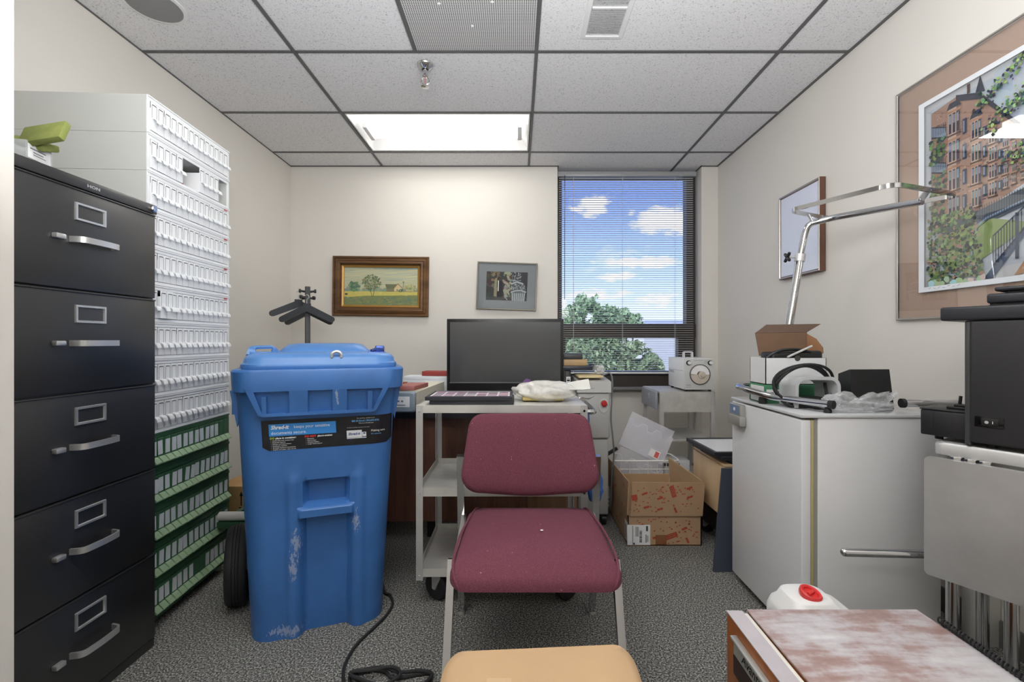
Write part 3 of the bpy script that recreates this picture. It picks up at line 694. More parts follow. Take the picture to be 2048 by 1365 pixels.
# landscape
random.seed(11)
px, pz = PX(761, 3.77), PZ(573, 3.77)
lp = thing('landscape_painting', 'small farm landscape painting in a broad stepped brown wooden frame', 'painting', (0, 0, 0)); lp.matrix_basis = WALLF(px, pz, -.7)
W, H = .797, .497
wf = wood('walnut_frame', (64, 42, 26), (128, 92, 58), 3, 'X', .4, .1)
b = MB(); b.rings(W, H, [(0, .0), (0, .022), (.008, .030), (.016, .028), (.018, .022), (.036, .034), (.042, .030), (.044, .038), (.060, .040), (.066, .034), (.070, .018), (.075, .014)]); b.build('frame', wf, lp, ang=20)
b = MB(); b.rings(W - .148, H - .148, [(0, .016), (.004, .019), (.018, .014), (.020, .009)]); b.build('gilt_liner', mat('gilt', (176, 134, 70), .4, .5), lp, ang=20)
pt = Paint(W - .18, H - .18)
pt.rect(0, 0, 1, 1, (190, 190, 158))
for k in range(60):
    x, y = random.random(), random.uniform(.48, 1); c = random.choice([(178, 182, 160), (196, 194, 160), (204, 200, 164), (168, 180, 170)])
    pt.poly([(max(0, x - .15), min(1, y - .01)), (x, min(1, y + .008)), (min(1, x + .15), min(1, y + .03)), (min(1, x + .05), min(1, y + .035)), (max(0, x - .1), min(1, y + .012))], c, 5)
pt.rect(.4, .955, 1, 1, (140, 164, 160)); pt.rect(0, .97, .5, 1, (160, 170, 156))
for k in range(90): pt.blob(random.random(), random.uniform(.36, .42), random.uniform(.015, .04), (142, 160, 136), 12)
pt.rect(0, 0, 1, .365, (206, 194, 106)); pt.poly([(0, 0), (1, 0), (1, .28), (.6, .26), (.3, .25), (0, .20)], (128, 138, 92))
for k in range(160): pt.blob(random.random(), random.uniform(.01, .22), random.uniform(.01, .03), random.choice([(112, 132, 100), (132, 140, 94), (104, 134, 118), (140, 144, 100)]), 10, asp=.8)
for k in range(60): pt.blob(random.uniform(0, 1), random.uniform(.27, .36), random.uniform(.01, .025), random.choice([(214, 200, 110), (196, 186, 100), (222, 208, 128)]), 8, asp=.4)
for k in range(70): a, r = random.random() * 6.28, random.random() ** .5; pt.blob(.14 + .075 * r * math.cos(a), .50 + .13 * r * math.sin(a), .014, random.choice([(104, 134, 98), (126, 150, 104), (90, 122, 100)]))
pt.line([(.385, .235), (.365, .37), (.36, .5)], .004, (92, 96, 72)); pt.line([(.40, .235), (.41, .37), (.41, .52)], .004, (92, 96, 72)); pt.line([(.365, .37), (.30, .55)], .003, (92, 96, 72)); pt.line([(.41, .4), (.46, .55)], .003, (92, 96, 72))
for k in range(150):
    a, r = random.random() * 6.28, random.random() ** .5
    pt.blob(.38 + .13 * r * math.cos(a), .60 + .20 * r * math.sin(a), .012, random.choice([(112, 128, 92), (134, 144, 104), (94, 114, 88), (150, 156, 118)]))
pt.poly([(.56, .56), (.72, .56), (.68, .44), (.58, .44)], (112, 118, 88)); pt.poly([(.68, .44), (.73, .57), (.79, .46), (.78, .37), (.68, .37)], (208, 192, 148)); pt.rect(.58, .37, .68, .44, (132, 128, 100)); pt.line([(.68, .46), (.73, .575), (.79, .46)], .006, (150, 118, 80)); pt.rect(.715, .38, .727, .43, (96, 90, 70))
pt.line([(.80, .37), (.805, .62)], .003, (120, 120, 96)); pt.blob(.805, .62, .01, (110, 112, 92))
for k in range(50): a, r = random.random() * 6.28, random.random() ** .5; pt.blob(.9 + .08 * r * math.cos(a), .46 + .09 * r * math.sin(a), .013, random.choice([(176, 176, 120), (156, 166, 122), (190, 184, 128)]))
for k in range(14): pt.blob(random.uniform(.74, .80), random.uniform(.37, .43), .01, (96, 120, 88))
pt.rect(.02, .27, .055, .31, (74, 70, 60))
pt.build('canvas', lp, T(0, 0, .009))
# photograph in a thin frame
px, pz = PX(1013.5, 3.78), PZ(573, 3.78)
ph = thing('framed_photograph', 'tilted framed photograph of a carved stone column with a wide grey mat', 'picture', (0, 0, 0)); ph.matrix_basis = WALLF(px, pz, -2.0)
W, H = .497, .395
b = MB(); b.rings(W, H, [(0, 0), (0, .018), (.003, .021), (.009, .021), (.011, .016)]); b.build('frame', mat('pewter_frame', (104, 100, 88), .35, .6), ph, ang=20)
b = MB(); b.rings(W - .02, H - .02, [(0, .012), (.068, .012), (.069, .0105)]); b.build('mat_board', mat('slate_mat', (132, 138, 142), .7), ph, ang=20)
pt = Paint(W - .155, H - .155); w_, h_ = pt.w, pt.h
pt.rect(0, 0, 1, 1, (62, 60, 60))
for k in range(140):
    x = random.random() * .62; y = random.random(); c = (118, 112, 94) if .12 < x < .3 and y > .2 else ((150, 146, 132) if .42 < x < .60 else (70, 66, 62))
    pt.blob(x, y, random.uniform(.02, .05), c, 18)
pt.rect(.27, .12, .40, .68, (44, 40, 44)); pt.rect(.285, .32, .305, .68, (244, 244, 248)); pt.poly([(.19, .15), (.26, .12), (.26, .8), (.2, .72)], (146, 142, 112))
for k in range(24): pt.blob(.5 + random.uniform(-.05, .06), random.random(), .035, (158, 156, 142), 14)
pt.poly([(.63, 0), (.94, 0), (.96, .34), (.60, .30)], (104, 112, 114))
for k in range(7): x = .64 + k * .045; pt.poly([(x, 0), (x + .02, 0), (x + .012 + k * .004, .27), (x - .012 + k * .004, .27)], (182, 190, 192))
pt.line([(.60, .29), (.70, .35), (.85, .37), (.97, .31)], .012, (172, 180, 184)); pt.poly([(.6, .33), (.7, .385), (.86, .40), (.97, .34), (.93, .62), (.6, .6)], (92, 98, 102))
for k in range(60): pt.blob(random.uniform(.61, .93), random.uniform(.40, .60), .014, random.choice([(150, 158, 162), (70, 76, 80), (176, 182, 186)]))
pt.line([(.60, .58), (.74, .66), (.90, .60)], .012, (180, 188, 192))
for k in range(80): pt.blob(random.uniform(.60, .84), random.uniform(.67, .99), .014, random.choice([(128, 138, 144), (64, 70, 76), (168, 178, 184)]))
pt.poly([(.86, .66), (1, .5), (1, 1), (.86, 1)], (58, 56, 64))
pt.build('photo_print', ph, T(0, 0, .0108))
b = MB(); b.box((-W / 2 + .01, -H / 2 + .01, .0165), (W / 2 - .01, H / 2 - .01, .0175)); b.build('glass', glass('picture_glass', (252, 252, 252), .08, 1.4, .02), ph)

# ================= desk
dk = thing('desk', 'dark wood-grain desk standing behind the steel utility cart', 'desk', (-.31, 2.75, 0))
M_DESK = wood('dark_walnut_laminate', (98, 66, 56), (134, 94, 76), 4, 'Z', .38)
M_DESK2 = wood('oak_laminate', (120, 92, 70), (164, 132, 102), 4, 'Z', .4)
M_DTOP = wood('dark_top', (66, 52, 46), (88, 70, 60), 3, 'X', .35)
b = MB(); b.box((-.96, 2.38, .70), (.335, 3.12, .74), .004); b.build('top', M_DTOP, dk, world=True)
b = MB(); b.box((-.95, 2.375, .655), (.33, 2.40, .70), .002); b.build('top_rail', mat('dark_navy_edge', (46, 44, 50), .4), dk, world=True)
b = MB(); b.box((-.93, 2.42, .10), (.055, 2.44, .655)); b.build('front_panel', M_DESK, dk, world=True)
b = MB(); b.box((.058, 2.415, .10), (.32, 3.08, .70), .002); b.build('pedestal', M_DESK2, dk, world=True)
b = MB(); b.box((-.93, 2.44, .10), (-.66, 3.08, .70), .002); b.build('pedestal', M_DESK, dk, world=True)
for x in (-.90, -.46, -.06, .28):
    b = MB(); b.box((x - .025, 2.46, 0), (x + .025, 2.51, .10)); b.box((x - .025, 3.0, 0), (x + .025, 3.05, .1)); b.build('foot', M_BLACK, dk, world=True)
# television
tvY = 2.72
tv = thing('television', 'large black flat screen television standing on the desk', 'television', (PX(1010, tvY), tvY + .05, .74))
x0, x1, z0, z1 = PX(893.5, tvY), PX(1127.5, tvY), .762, PZ(638, tvY)
b = MB(); b.box((x0, tvY, z0), (x1, tvY + .045, z1), .004); b.box((x0 + .1, tvY + .03, z0 + .05), (x1 - .1, tvY + .075, z1 - .08), .012); b.build('housing', mat('tv_black', (24, 24, 25), .28), tv, world=True)
b = MB(); b.box((x0 + .020, tvY - .0012, z0 + .052), (x1 - .02, tvY + .003, z1 - .020)); b.build('screen', mat('tv_screen', (70, 71, 72), .16, spec=.6), tv, world=True)
b = MB(); b.box((x0 + .018, tvY - .002, z0 + .046), (x1 - .02, tvY + .001, z0 + .052)); b.build('bezel_line', mat('grey_line', (120, 122, 124), .3, .5), tv, world=True)
b = MB(); b.box((x0 + .19, tvY - .09, .7405), (x1 - .19, tvY + .11, .752), .005); b.box((x0 + .29, tvY + .01, .75), (x1 - .29, tvY + .05, .80), .004); b.build('stand', M_BLACKG, tv, world=True)
# things on the left end of the desk
ft = thing('file_tray', 'long white file tray with a blue-grey labelled end hanging over the desk edge', 'file tray', (-.520, 2.45, .7405), -4)
M_BGREY = mat('blue_grey_plastic', (138, 152, 162), .4)
b = MB(); b.box((-.06, -.30, .003), (.06, .30, .010)); b.box((-.06, -.30, .01), (-.054, .30, .075)); b.box((.054, -.30, .01), (.06, .30, .075)); b.box((-.054, .294, .01), (.054, .30, .075)); b.build('box', mat('cream_plastic', (222, 218, 204), .5), ft)
b = MB(); b.loft([[(x, y, z) for x, z in rrect(w_, h_, .012, 4, 0, .033)] for y, w_, h_ in ((-.300, .132, .098), (-.318, .130, .096), (-.326, .118, .084))]); e = b.build('end_cap', M_BGREY, ft)
b = MB(); b.box((-.042, -.3275, .010), (.042, -.3262, .060)); lc = b.build('label', M_PAPER, e)
b = MB(); b.box((-.02, -.3283, .018), (.022, -.3276, .022)); b.box((-.018, -.3283, .034), (-.006, -.3276, .042)); b.box((.002, -.3283, .034), (.012, -.3276, .042)); b.build('print', MATS['grey_ink'], lc)
b = MB(); b.box((-.05, -.27, 0), (.05, -.02, .022), .002, M=T(0, 0, 0)); o = b.build('booklet', mat('dusty_red_cover', (168, 104, 98), .6)); o.matrix_basis = T(-.522, 2.45, .816) @ RZ(-4) @ RX(-1.5); tag(o, 'dusty red booklet lying flat on the white file tray', 'booklet')
wb = thing('white_carton', 'long white carton lying beside the television on the desk', 'carton', (-.555, 2.86, .7405), -8)
b = MB(); b.box((-.14, -.06, 0), (.15, .06, .098), .003); b.build('box', mat('white_card', (222, 226, 232), .6), wb)
b = MB(); b.box((-.141, -.061, .078), (.151, .061, .102), .003); b.build('lid', mat('white_card', (222, 226, 232), .6), wb)
b = MB(); b.box((-.085, -.05, 0), (.085, .05, .028), .002); o = b.build('book', mat('brick_red_cover', (152, 58, 56), .6)); o.matrix_basis = T(-.50, 2.862, .8435) @ RZ(-8); tag(o, 'brick red book on the white carton left of the television', 'book')
b = MB(); b.box((-.012, -.012, 0), (.012, .012, .075), .002); o = b.build('wood_block', mat('red_brown_wood', (150, 84, 66), .6)); o.location = (-.668, 2.72, .7405); tag(o, 'narrow red-brown wooden post on the desk left of the white carton', 'post')
# black computer box right of the television, with a stack on top
Yb = 2.74
cb = thing('computer_case', 'black computer box with a barcode sticker right of the television', 'computer', (.36, 2.9, .7405))
b = MB(); b.box((.292, Yb, .7405), (.325, Yb + .30, .884), .003); b.build('case', M_BLACK, cb, world=True)
b = MB(); b.box((.296, Yb - .0012, PZ(776, Yb)), (.322, Yb, PZ(754, Yb))); lb = b.build('sticker', M_PAPER, cb, world=True)
b = MB()
for z0_, z1_ in ((.80, .806), (.812, .814), (.818, .828), (.79, .796), (.833, .836)): b.box((.300, Yb - .0018, z0_), (.318, Yb - .0012, z1_))
b.build('print', M_INK, lb, world=True)

# ================= light therapy machine (tower)
TY0 = 2.60
tw = thing('laser_machine', 'beige medical light machine tower with a red emergency button beside the desk', 'machine', (.44, 2.80, 0))
M_BEI = mat('warm_grey_plastic', (186, 186, 182), .45); M_BEI2 = mat('mid_grey_plastic', (168, 168, 166), .5)
xa, xb = .346, .532
b = MB(); b.box((xa, TY0, .50), (xb, TY0 + .255, .765), .012, 3); b.box((xa + .004, TY0 + .012, .06), (xb - .006, TY0 + .255, .498), .012, 3); b.build('body', M_BEI2, tw, world=True)
b = MB(); b.loft([[(x, y, z) for y, z in ((TY0 - .012, .766), (TY0 - .012, .826), (TY0 + .03, .832), (TY0 + .255, .845), (TY0 + .255, .766))] for x in (xa - .004, xb + .004)]); b.build('top_cover', M_BEI, tw, world=True)
b = MB(); b.lathe([(.034, 0), (.034, .004), (.028, .005), (.026, .002), (.001, .002)], frame((.495, TY0 - .0005, .690), (1, 0, 0), (0, 0, 1)) @ Matrix.Diagonal((.8, 1.25, 1, 1)), 28); b.build('button_surround', M_BEI, tw, world=True)
b = MB(); b.lathe([(.012, .002), (.012, .010), (.017, .012), (.0175, .018), (.012, .023), (.001, .024)], frame((.495, TY0, .704), (1, 0, 0), (0, 0, 1)), 24); b.build('emergency_button', mat('red_button', (176, 40, 42), .3), tw, world=True)
b = MB(); b.lathe([(.008, .002), (.008, .006), (.001, .006)], frame((.495, TY0, .674), (1, 0, 0), (0, 0, 1)), 16); b.build('key_switch', M_STEELM, tw, world=True)
b = MB(); b.text('LIGHT', .0155, frame((xa + .010, TY0 - .0125, .788), (1, 0, 0), (0, 0, 1)), xs=1.1); b.build('lettering', MATS['grey_ink'], tw, world=True)
b = MB(); b.box((xa + .066, TY0 - .0127, .789), (xa + .095, TY0 - .012, .791)); b.build('pinstripe', MATS['grey_ink'], tw, world=True)
b = MB(); b.tube(spline([(xa + .02, TY0 + .004, .742), (xa + .06, TY0 - .004, .735), (xa + .10, TY0 + .004, .748)], 6), .004, 8); b.build('grip', M_BEI2, tw, world=True)
for x in (xa + .03, xb - .03):
    for y in (TY0 + .04, TY0 + .215):
        b = MB(); b.cyl((x - .012, y, .028), (x + .012, y, .028), .028, 16); b.box((x - .016, y - .02, .03), (x + .016, y + .02, .062), .004); b.build('caster', M_BLACK, tw, world=True)
b = MB(); b.tube(spline([(xb - .03, TY0 + .06, .86), (xb + .012, TY0 + .05, .87), (xb + .022, TY0 + .04, .80), (xb + .012, TY0 + .03, .62), (xb + .020, TY0 + .02, .50), (xb + .030, TY0 + .04, .40), (xb + .022, TY0 + .06, .25), (xb + .016, TY0 + .09, .06), (xb + .012, TY0 + .24, .008)], 8), .005, 8); o = b.build('power_cable', mat('grey_cable', (110, 112, 116), .5)); tag(o, 'grey cable hanging down the side of the beige light machine', 'cable')
# stack on the tower and case
S0 = .8455
def slab(name, m, a, c, lb, cat, bev=.003, rz=0., grp=None):
    b = MB(); ctr = Vector(((a[0] + c[0]) / 2, (a[1] + c[1]) / 2, min(a[2], c[2]))); b.box(Vector(a) - ctr, Vector(c) - ctr, bev); o = b.build(name, m); o.location = ctr; o.rotation_euler.z = math.radians(rz); tag(o, lb, cat, grp); return o
slab('document_pouch', mat('manila', (204, 186, 142), .6), (.354, 2.62, S0), (.50, 2.84, S0 + .014), 'manila pouch under the dark binder on the beige machine', 'pouch', .005)
slab('binder', mat('dark_navy_cover', (38, 42, 54), .4), (.27, 2.72, .8845), (.452, 2.96, .910), 'dark navy binder under the tan wooden box on the black case', 'binder', .003)
slab('wooden_box', mat('tan_wood', (176, 146, 104), .55, var=.1, vscale=10), (.262, 2.74, .9105), (.424, 2.95, .948), 'flat tan wooden box between two dark binders by the window', 'box', .003)
slab('flat_case', mat('charcoal_case', (52, 53, 56), .45), (.262, 2.76, .9485), (.398, 2.96, .980), 'flat charcoal case on top of the tan wooden box', 'case', .004)
random.seed(5)
def crumple(name, m, loc, size, seed, sub=3, amp=.35, rz=0., sink=.0, parent=None, fl=.6):
    rnd = random.Random(seed); tb = bmesh.new(); bmesh.ops.create_icosphere(tb, subdivisions=sub, radius=1)
    off = [Vector([rnd.uniform(-1, 1) for _ in range(3)]) for _ in range(9)]
    for v in tb.verts:
        p = v.co.copy(); k = 1
        for i, o_ in enumerate(off): k += amp * .33 * math.sin((p - o_).length * (4 + i * 1.7) + i)
        k += rnd.uniform(-.05, .05) * amp * 2
        q = Vector((p.x * size[0] * k, p.y * size[1] * k, max(0, (p.z * .62 + .5)) * size[2] * k)); v.co = q
    me = bpy.data.meshes.new(name); tb.to_mesh(me); tb.free(); me.materials.append(m); me.polygons.foreach_set('use_smooth', [True] * len(me.polygons)); me.set_sharp_from_angle(angle=math.radians(fl * 60))
    o = bpy.data.objects.new(name, me); COL.objects.link(o); o.location = loc; o.rotation_euler.z = math.radians(rz); o.parent = parent; return o
M_CLEAR = film('crumpled_clear_plastic', (232, 234, 236), .36, .12, .9, .5)
tag(crumple('plastic_wrap', film('milky_wrap', (226, 228, 226), .5, .15, .8, .5), (.495, 2.74, .860), (.032, .08, .050), 4, 3, .2), 'crumpled clear plastic wrap draped on the beige machine by the cable', 'plastic wrap')

# ================= stainless utility cart
cx0, cx1, cy0, cy1 = -.399, .279, 1.80, 2.25
uc = thing('utility_cart', 'three-shelf stainless steel utility cart behind the burgundy chair', 'cart', ((cx0 + cx1) / 2, (cy0 + cy1) / 2, 0))
M_SHELF = mat('worn_stainless', (212, 211, 206), .40, .40, var=.10, vscale=9, rvar=.15)
for zt, h in ((.805, .030), (.4805, .036), (.158, .032)):
    b = MB(); b.box((cx0 + .004, cy0, zt - h), (cx1 - .004, cy0 + .003, zt)); b.box((cx0 + .004, cy1 - .003, zt - h), (cx1 - .004, cy1, zt)); b.box((cx0 + .003, cy0, zt - h), (cx0 + .006, cy1, zt)); b.box((cx1 - .006, cy0, zt - h), (cx1 - .003, cy1, zt)); b.box((cx0 + .006, cy0 + .003, zt - h + .002), (cx1 - .006, cy1 - .003, zt - h + .006 if h < .035 else zt - h + .012))
    if zt > .8: b.box((cx0 + .006, cy0 + .003, zt - .006), (cx1 - .006, cy1 - .003, zt - .002))
    b.build('shelf', M_SHELF, uc, world=True)
for x, sx in ((cx0, 1), (cx1, -1)):
    for y, sy in ((cy0 - .003, 1), (cy1 + .003, -1)):
        b = MB(); b.loft([[(x + sx * a, y + sy * c, z) for a, c in ((0, 0), (.027, 0), (.027, .003), (.003, .003), (.003, .027), (0, .027))] for z in (.113, .805)])
        for zz in (.130, .458, .783): b.lathe([(.005, 0), (.0035, .003), (.0005, .0035)], frame((x + sx * .013, y, zz), (sx * sy, 0, 0), (0, 0, 1)), 8)
        b.build('post', M_STEELM, uc, world=True)
b = MB(); b.tube(fillet([(cx1 - .01, cy0 + .03, .775), (cx1 + .035, cy0 + .03, .775), (cx1 + .035, cy1 - .03, .775), (cx1 - .01, cy1 - .03, .775)], .03), .011, 10); b.build('push_handle', M_CHROME, uc, world=True)
def caster(par, x, y, r, zt, ang=0, w=.03):
    m = T(x, y, 0) @ RZ(ang); b = MB(m)
    b.lathe([(r * .45, -w * .5), (r * .9, -w * .5), (r, -w * .3), (r, w * .3), (r * .9, w * .5), (r * .45, w * .5)], T(0, .012, r) @ RY(90), 28); wh = b.build('caster_wheel', M_RUBBER, par, world=True)
    b = MB(m); b.lathe([(r * .2, -w * .55), (r * .46, -w * .4), (r * .46, w * .4), (r * .2, w * .55)], T(0, .012, r) @ RY(90), 20); b.build('wheel_hub', mat('dark_hub', (62, 62, 66), .4), wh, world=True)
    b = MB(m)
    for s in (-1, 1): b.prism([(-.022, zt - .012), (.022, zt - .012), (.022, zt - .03), (.020, r - .006), (.006, r - .008), (-.022, zt - .03)], s * (w * .62), s * (w * .62 + .0025), frame((0, 0, 0), (0, 1, 0), (0, 0, 1)))
    b.box((-w * .66, -.024, zt - .014), (w * .66, .024, zt - .010)); b.cyl((0, 0, zt - .012), (0, 0, zt + .002), .02, 14); b.cyl((-w * .8, .012, r), (w * .8, .012, r), .006, 10); b.build('caster_fork', M_STEELM, par, world=True)
caster(uc, cx0 + .080, cy0 + .065, .055, .128, 58); caster(uc, cx1 - .085, cy0 + .06, .055, .128, -55); caster(uc, cx0 + .06, cy1 - .07, .055, .128, 20); caster(uc, cx1 - .06, cy1 - .07, .055, .128, 0)
# on the cart: two dark frames, plastic bag, purple cloth
fr = thing('picture_frame', 'flat black frame lying under the photo collage on the steel cart', 'picture frame', (-.188, 1.935, .8035), 0)
b = MB(); b.box((-.165, -.105, 0), (.175, .105, .017), .003); b.build('frame', mat('slate_black', (44, 47, 54), .4), fr)
fr = thing('photo_collage', 'black framed collage of small purple photos lying on the steel cart', 'picture frame', (-.194, 1.928, .821), 0)
b = MB(); b.rings(.35, .21, [(0, 0), (0, .014), (.004, .017), (.010, .017), (.012, .013)]); b.box((-.174, -.104, .0005), (.174, .104, .010)); b.build('frame', mat('slate_black', (44, 47, 54), .4), fr)
random.seed(2); pt = Paint(.33, .19); pt.rect(0, 0, 1, 1, (214, 206, 210))
for r in range(4):
    for c in range(7): pt.rect(.03 + c * .138, .04 + r * .235, .03 + c * .138 + .115, .04 + r * .235 + .20, random.choice([(128, 98, 118), (104, 76, 98), (150, 122, 138), (120, 104, 116), (164, 140, 150)]), 14)
pt.rect(.28, .80, .72, .9, (92, 62, 84)); pt.build('collage_print', fr, T(0, 0, .0135))
pb = crumple('plastic_bag', film('milky_bag', (236, 235, 230), .66, .22, .8, .45), (.122, 1.965, .8045), (.132, .085, .074), 12, 4, .11, fl=1.6); tag(pb, 'crumpled milky plastic bag with yellowish contents on the steel cart', 'plastic bag')
b = MB(); b.box((-.10, -.06, .004), (.075, .055, .020), .008); b.build('contents', mat('straw_yellow', (204, 186, 116), .6, var=.1, vscale=30), pb)
b = MB(); b.loft([[(.085 + .035 * k, -.045 + .004 * k, .050 + .004 * math.sin(k * 3)), (.09 + .034 * k, .03, .072 + .006 * k), (.09 + .034 * k, .034, .070 + .006 * k), (.085 + .035 * k, -.041 + .004 * k, .047 + .004 * math.sin(k * 3))] for k in range(4)]); b.build('bag_corner', film('milky_bag_corner', (228, 228, 222), .8, .25, .6), pb)
tag(crumple('purple_cloth', mat('purple_cloth', (92, 62, 110), .8), (.045, 2.12, .8045), (.032, .03, .070), 8, 2, .12), 'purple cloth crumpled behind the plastic bag on the cart', 'cloth')
hp_ = crumple('hanging_pouch', mat('blue_cloth', (50, 98, 176), .7), (.345, 2.02, .35), (.035, .06, .125), 9, 3, .12); tag(hp_, 'bright blue cloth pouch hanging from the push handle of the steel utility cart', 'pouch')
b = MB(); b.bar([(-.02, .02, .10), (-.031, .02, .43), (-.031, -.02, .43), (-.02, -.02, .10)], .012, .003, (1, 0, 0)); b.build('strap', mat('blue_cloth', (50, 98, 176), .7), hp_)

# ================= burgundy chair
ch = thing('side_chair', 'burgundy upholstered side chair with a chrome frame in the foreground', 'chair', (.043, 1.45, 0))
def fabric():
    t = NT('burgundy_fabric'); v = t.coords(); a = t.noise(v, 500, 2, .6); c_ = t.noise(v, 7, 3)
    col = t.ramp(a, [(.3, lin((93, 50, 62))), (.7, lin((123, 72, 86)))]); lint = t.noise(v, 120, 1, .3)
    m = t.math('GREATER_THAN', lint, .80); col = t.mix(t.math('MULTIPLY', m, .5), col, lin((200, 160, 172)))
    b = t.bsdf(col, .9, 0, .15); b.inputs['Sheen Weight'].default_value = .12; b.inputs['Sheen Tint'].default_value = lin((220, 170, 190)); t.bump(a, .4, .002); return t.m
M_FAB = fabric()
def sup(t, e): return math.copysign(abs(t) ** e, t)
def seat_loops():
    loops = []
    # outline in plan with rounded corners, front = -y; local thickness with waterfall at the front
    for (ins, z) in ((.012, -.062), (.002, -.050), (0, -.030), (.001, -.016), (.006, -.006), (.016, 0.), (.05, .007), (.11, .012)):
        lp = []
        for x, y in rrect(.478 - 2 * ins, .455 - 2 * ins, max(.012, .055 - ins * .4), 7):
            f_ = max(0, (-y - .06) / .17); tr_ = 1 - .05 * max(0, (y + .05) / .28)
            dz = -.030 * f_ ** 2 - .004 * max(0, (abs(x) - .15) / .08) if z > -.05 else 0
            dz += .006 * max(0, (y - .1) / .12) ** 2
            lp.append((x * tr_, y, z + dz))
        loops.append(lp)
    return loops
b = MB(); L = seat_loops(); b.loft(L)
b.bm.transform(T(.009, -.010, .450)); se = b.build('seat', M_FAB, ch, ang=60)
for s_ in (-1, 1):
    b = MB(); b.tube([T(.009, -.010, .450) @ p for p in spline([(s_ * .190, .222, -.004), (s_ * .205, .20, .0), (s_ * .228, .02, -.001), (s_ * .233, -.13, -.010), (s_ * .226, -.195, -.028), (s_ * .216, -.215, -.044), (s_ * .208, -.218, -.058)], 6)], .0042, 7); b.build('piping', M_FAB, se)
b = MB(); b.ball((.035, -.02, .465), .004, 6, (1.3, 1, .5)); b.build('lint', M_PAPER, se)
# backrest pad
def back_outline(ins):
    pts = fillet([(-.245 + ins, -.10 + ins, 0), (-.21 + ins, -.142 + ins, 0), (0, -.155 + ins, 0), (.21 - ins, -.142 + ins, 0), (.245 - ins, -.10 + ins, 0), (.217 - ins, .135 - ins, 0), (0, .145 - ins, 0), (-.217 + ins, .135 - ins, 0)], .055, 6, True)
    return pts
b = MB(); loops = []
for ins, d in ((.012, .028), (.002, .020), (0, .008), (.002, -.002), (.012, -.012), (.04, -.019), (.09, -.024)):
    loops.append([(p.x, d + .055 * (p.x / .245) ** 2 * -.9, p.y) for p in back_outline(ins)])
b.loft(loops); b.bm.transform(T(.003, .215, .655) @ RX(-19)); b.build('backrest', M_FAB, ch, ang=60)
def legbar(name, pts, w=.020, h=.030, up=(0, 1, 0)):
    b = MB(); b.bar(pts, w, h, up); return b.build(name, M_CHROME, ch, world=True)
for sx, xf, xr, xp in ((-1, -.188, -.216, -.212), (1, .284, .292, .299)):
    xm = xf + sx * .002
    legbar('front_leg', [(xf + sx * .004, 1.175, .012), (xf, 1.312, .432)], .021, .024)
    legbar('rear_leg', [(xr, 1.772, .014), (xp, 1.728, .44), (xp, 1.70, .632)], .025, .026)
    b = MB(); b.bar([(xf - sx * .010, 1.302, .395), (xp - sx * .012, 1.730, .392)], .018, .022); b.build('side_rail', M_CHROME, ch, world=True)
    b = MB(); b.cyl((xf + sx * .004, 1.172, 0), (xf + sx * .004, 1.174, .016), .013, 12); b.build('glide', M_BLACK, ch, world=True)
    b = MB(); b.cyl((xr, 1.772, 0), (xr, 1.772, .018), .013, 12); b.build('glide', mat('pale_glide', (170, 168, 160), .5), ch, world=True)
    b = MB(); b.bar([(xp, 1.703, .60), (xp - sx * .05, 1.70, .60)], .026, .03, (0, 0, 1)); b.build('back_bracket', M_CHROME, ch, world=True)
b = MB(); b.bar([(-.19, 1.40, .385), (.286, 1.40, .385)], .03, .012); b.bar([(-.2, 1.60, .385), (.29, 1.60, .385)], .03, .012); b.build('cross_rail', M_STEELM, ch, world=True)
# ================= tan cardboard nearest the camera
cd = thing('cardboard_carton', 'tan cardboard carton with a worn curled top in front of the burgundy chair', 'carton', (.043, .74, 0))
M_CARD2 = mat('tan_cardboard', (190, 158, 120), .8, var=.05, vscale=5, bump=.05, bscale=120)
b = MB(); b.box((-.135, .60, 0), (.222, .885, .425), .004); b.build('box', M_CARD2, cd, world=True)
b = MB(); loops = []
for ins, z in ((0, -.012), (0, .0), (.002, .004), (.02, .006), (.07, .004)):
    lp = []
    for x, y in rrect(.372 - 2 * ins, .325 - 2 * ins, .035, 6):
        lp.append((x, y, z - .016 * max(0, (abs(x) - .15) / .036) ** 2 * (1 if z >= 0 else 1) + .010 * math.sin((x + .1) * 7) * max(0, (y + .02) / .18)))
    loops.append(lp)
b.loft(loops); b.bm.transform(T(.0, .0, .445) ); tp = b.build('top_flap', M_CARD2, cd, ang=50); tp.location = (0, 0, 0)
for x in (-.075, .125):
    b = MB(); b.loft([[(x + s * .022, y, .4522) for s in (-1, 1)] + [(x + s * .022, y, .4512) for s in (1, -1)] for y in (-.12, .0, .08)]); b.build('tape', mat('paper_tape', (197, 166, 128), .6), tp)
# ================= floor cord
fc = thing('extension_cord', 'thin black power cord snaking over the carpet from behind the blue bin', 'cord', (-.5, 1.6, 0))
def G(px, py, z=.006): Y = CAMH * FPX / (py - CY); return Vector((PX(px, Y), Y, z))
b = MB(); b.tube(spline([(-.615, 2.06, .006), G(769, 1187), G(780, 1194), G(785, 1212), G(772, 1235), G(745, 1262), G(716, 1290), G(697, 1318), G(687, 1345), G(689, 1372), G(705, 1410), G(760, 1430), G(840, 1400)], 8), .0052, 8); b.build('cord', M_RUBBER, fc, world=True)
b = MB()
for k, pp in enumerate(([(700, 1356), (735, 1345), (770, 1349), (790, 1362), (860, 1353), (830, 1400), (720, 1392)], [(703, 1362), (728, 1351), (765, 1346), (800, 1356), (845, 1353), (862, 1366), (790, 1410)], [(699, 1366), (745, 1358), (786, 1352), (800, 1368), (760, 1388)])):
    b.tube(spline([G(x, y, .007 + .010 * k) for x, y in pp], 7, True), .0052, 8, closed=True)
b.build('coil', M_RUBBER, fc, world=True)
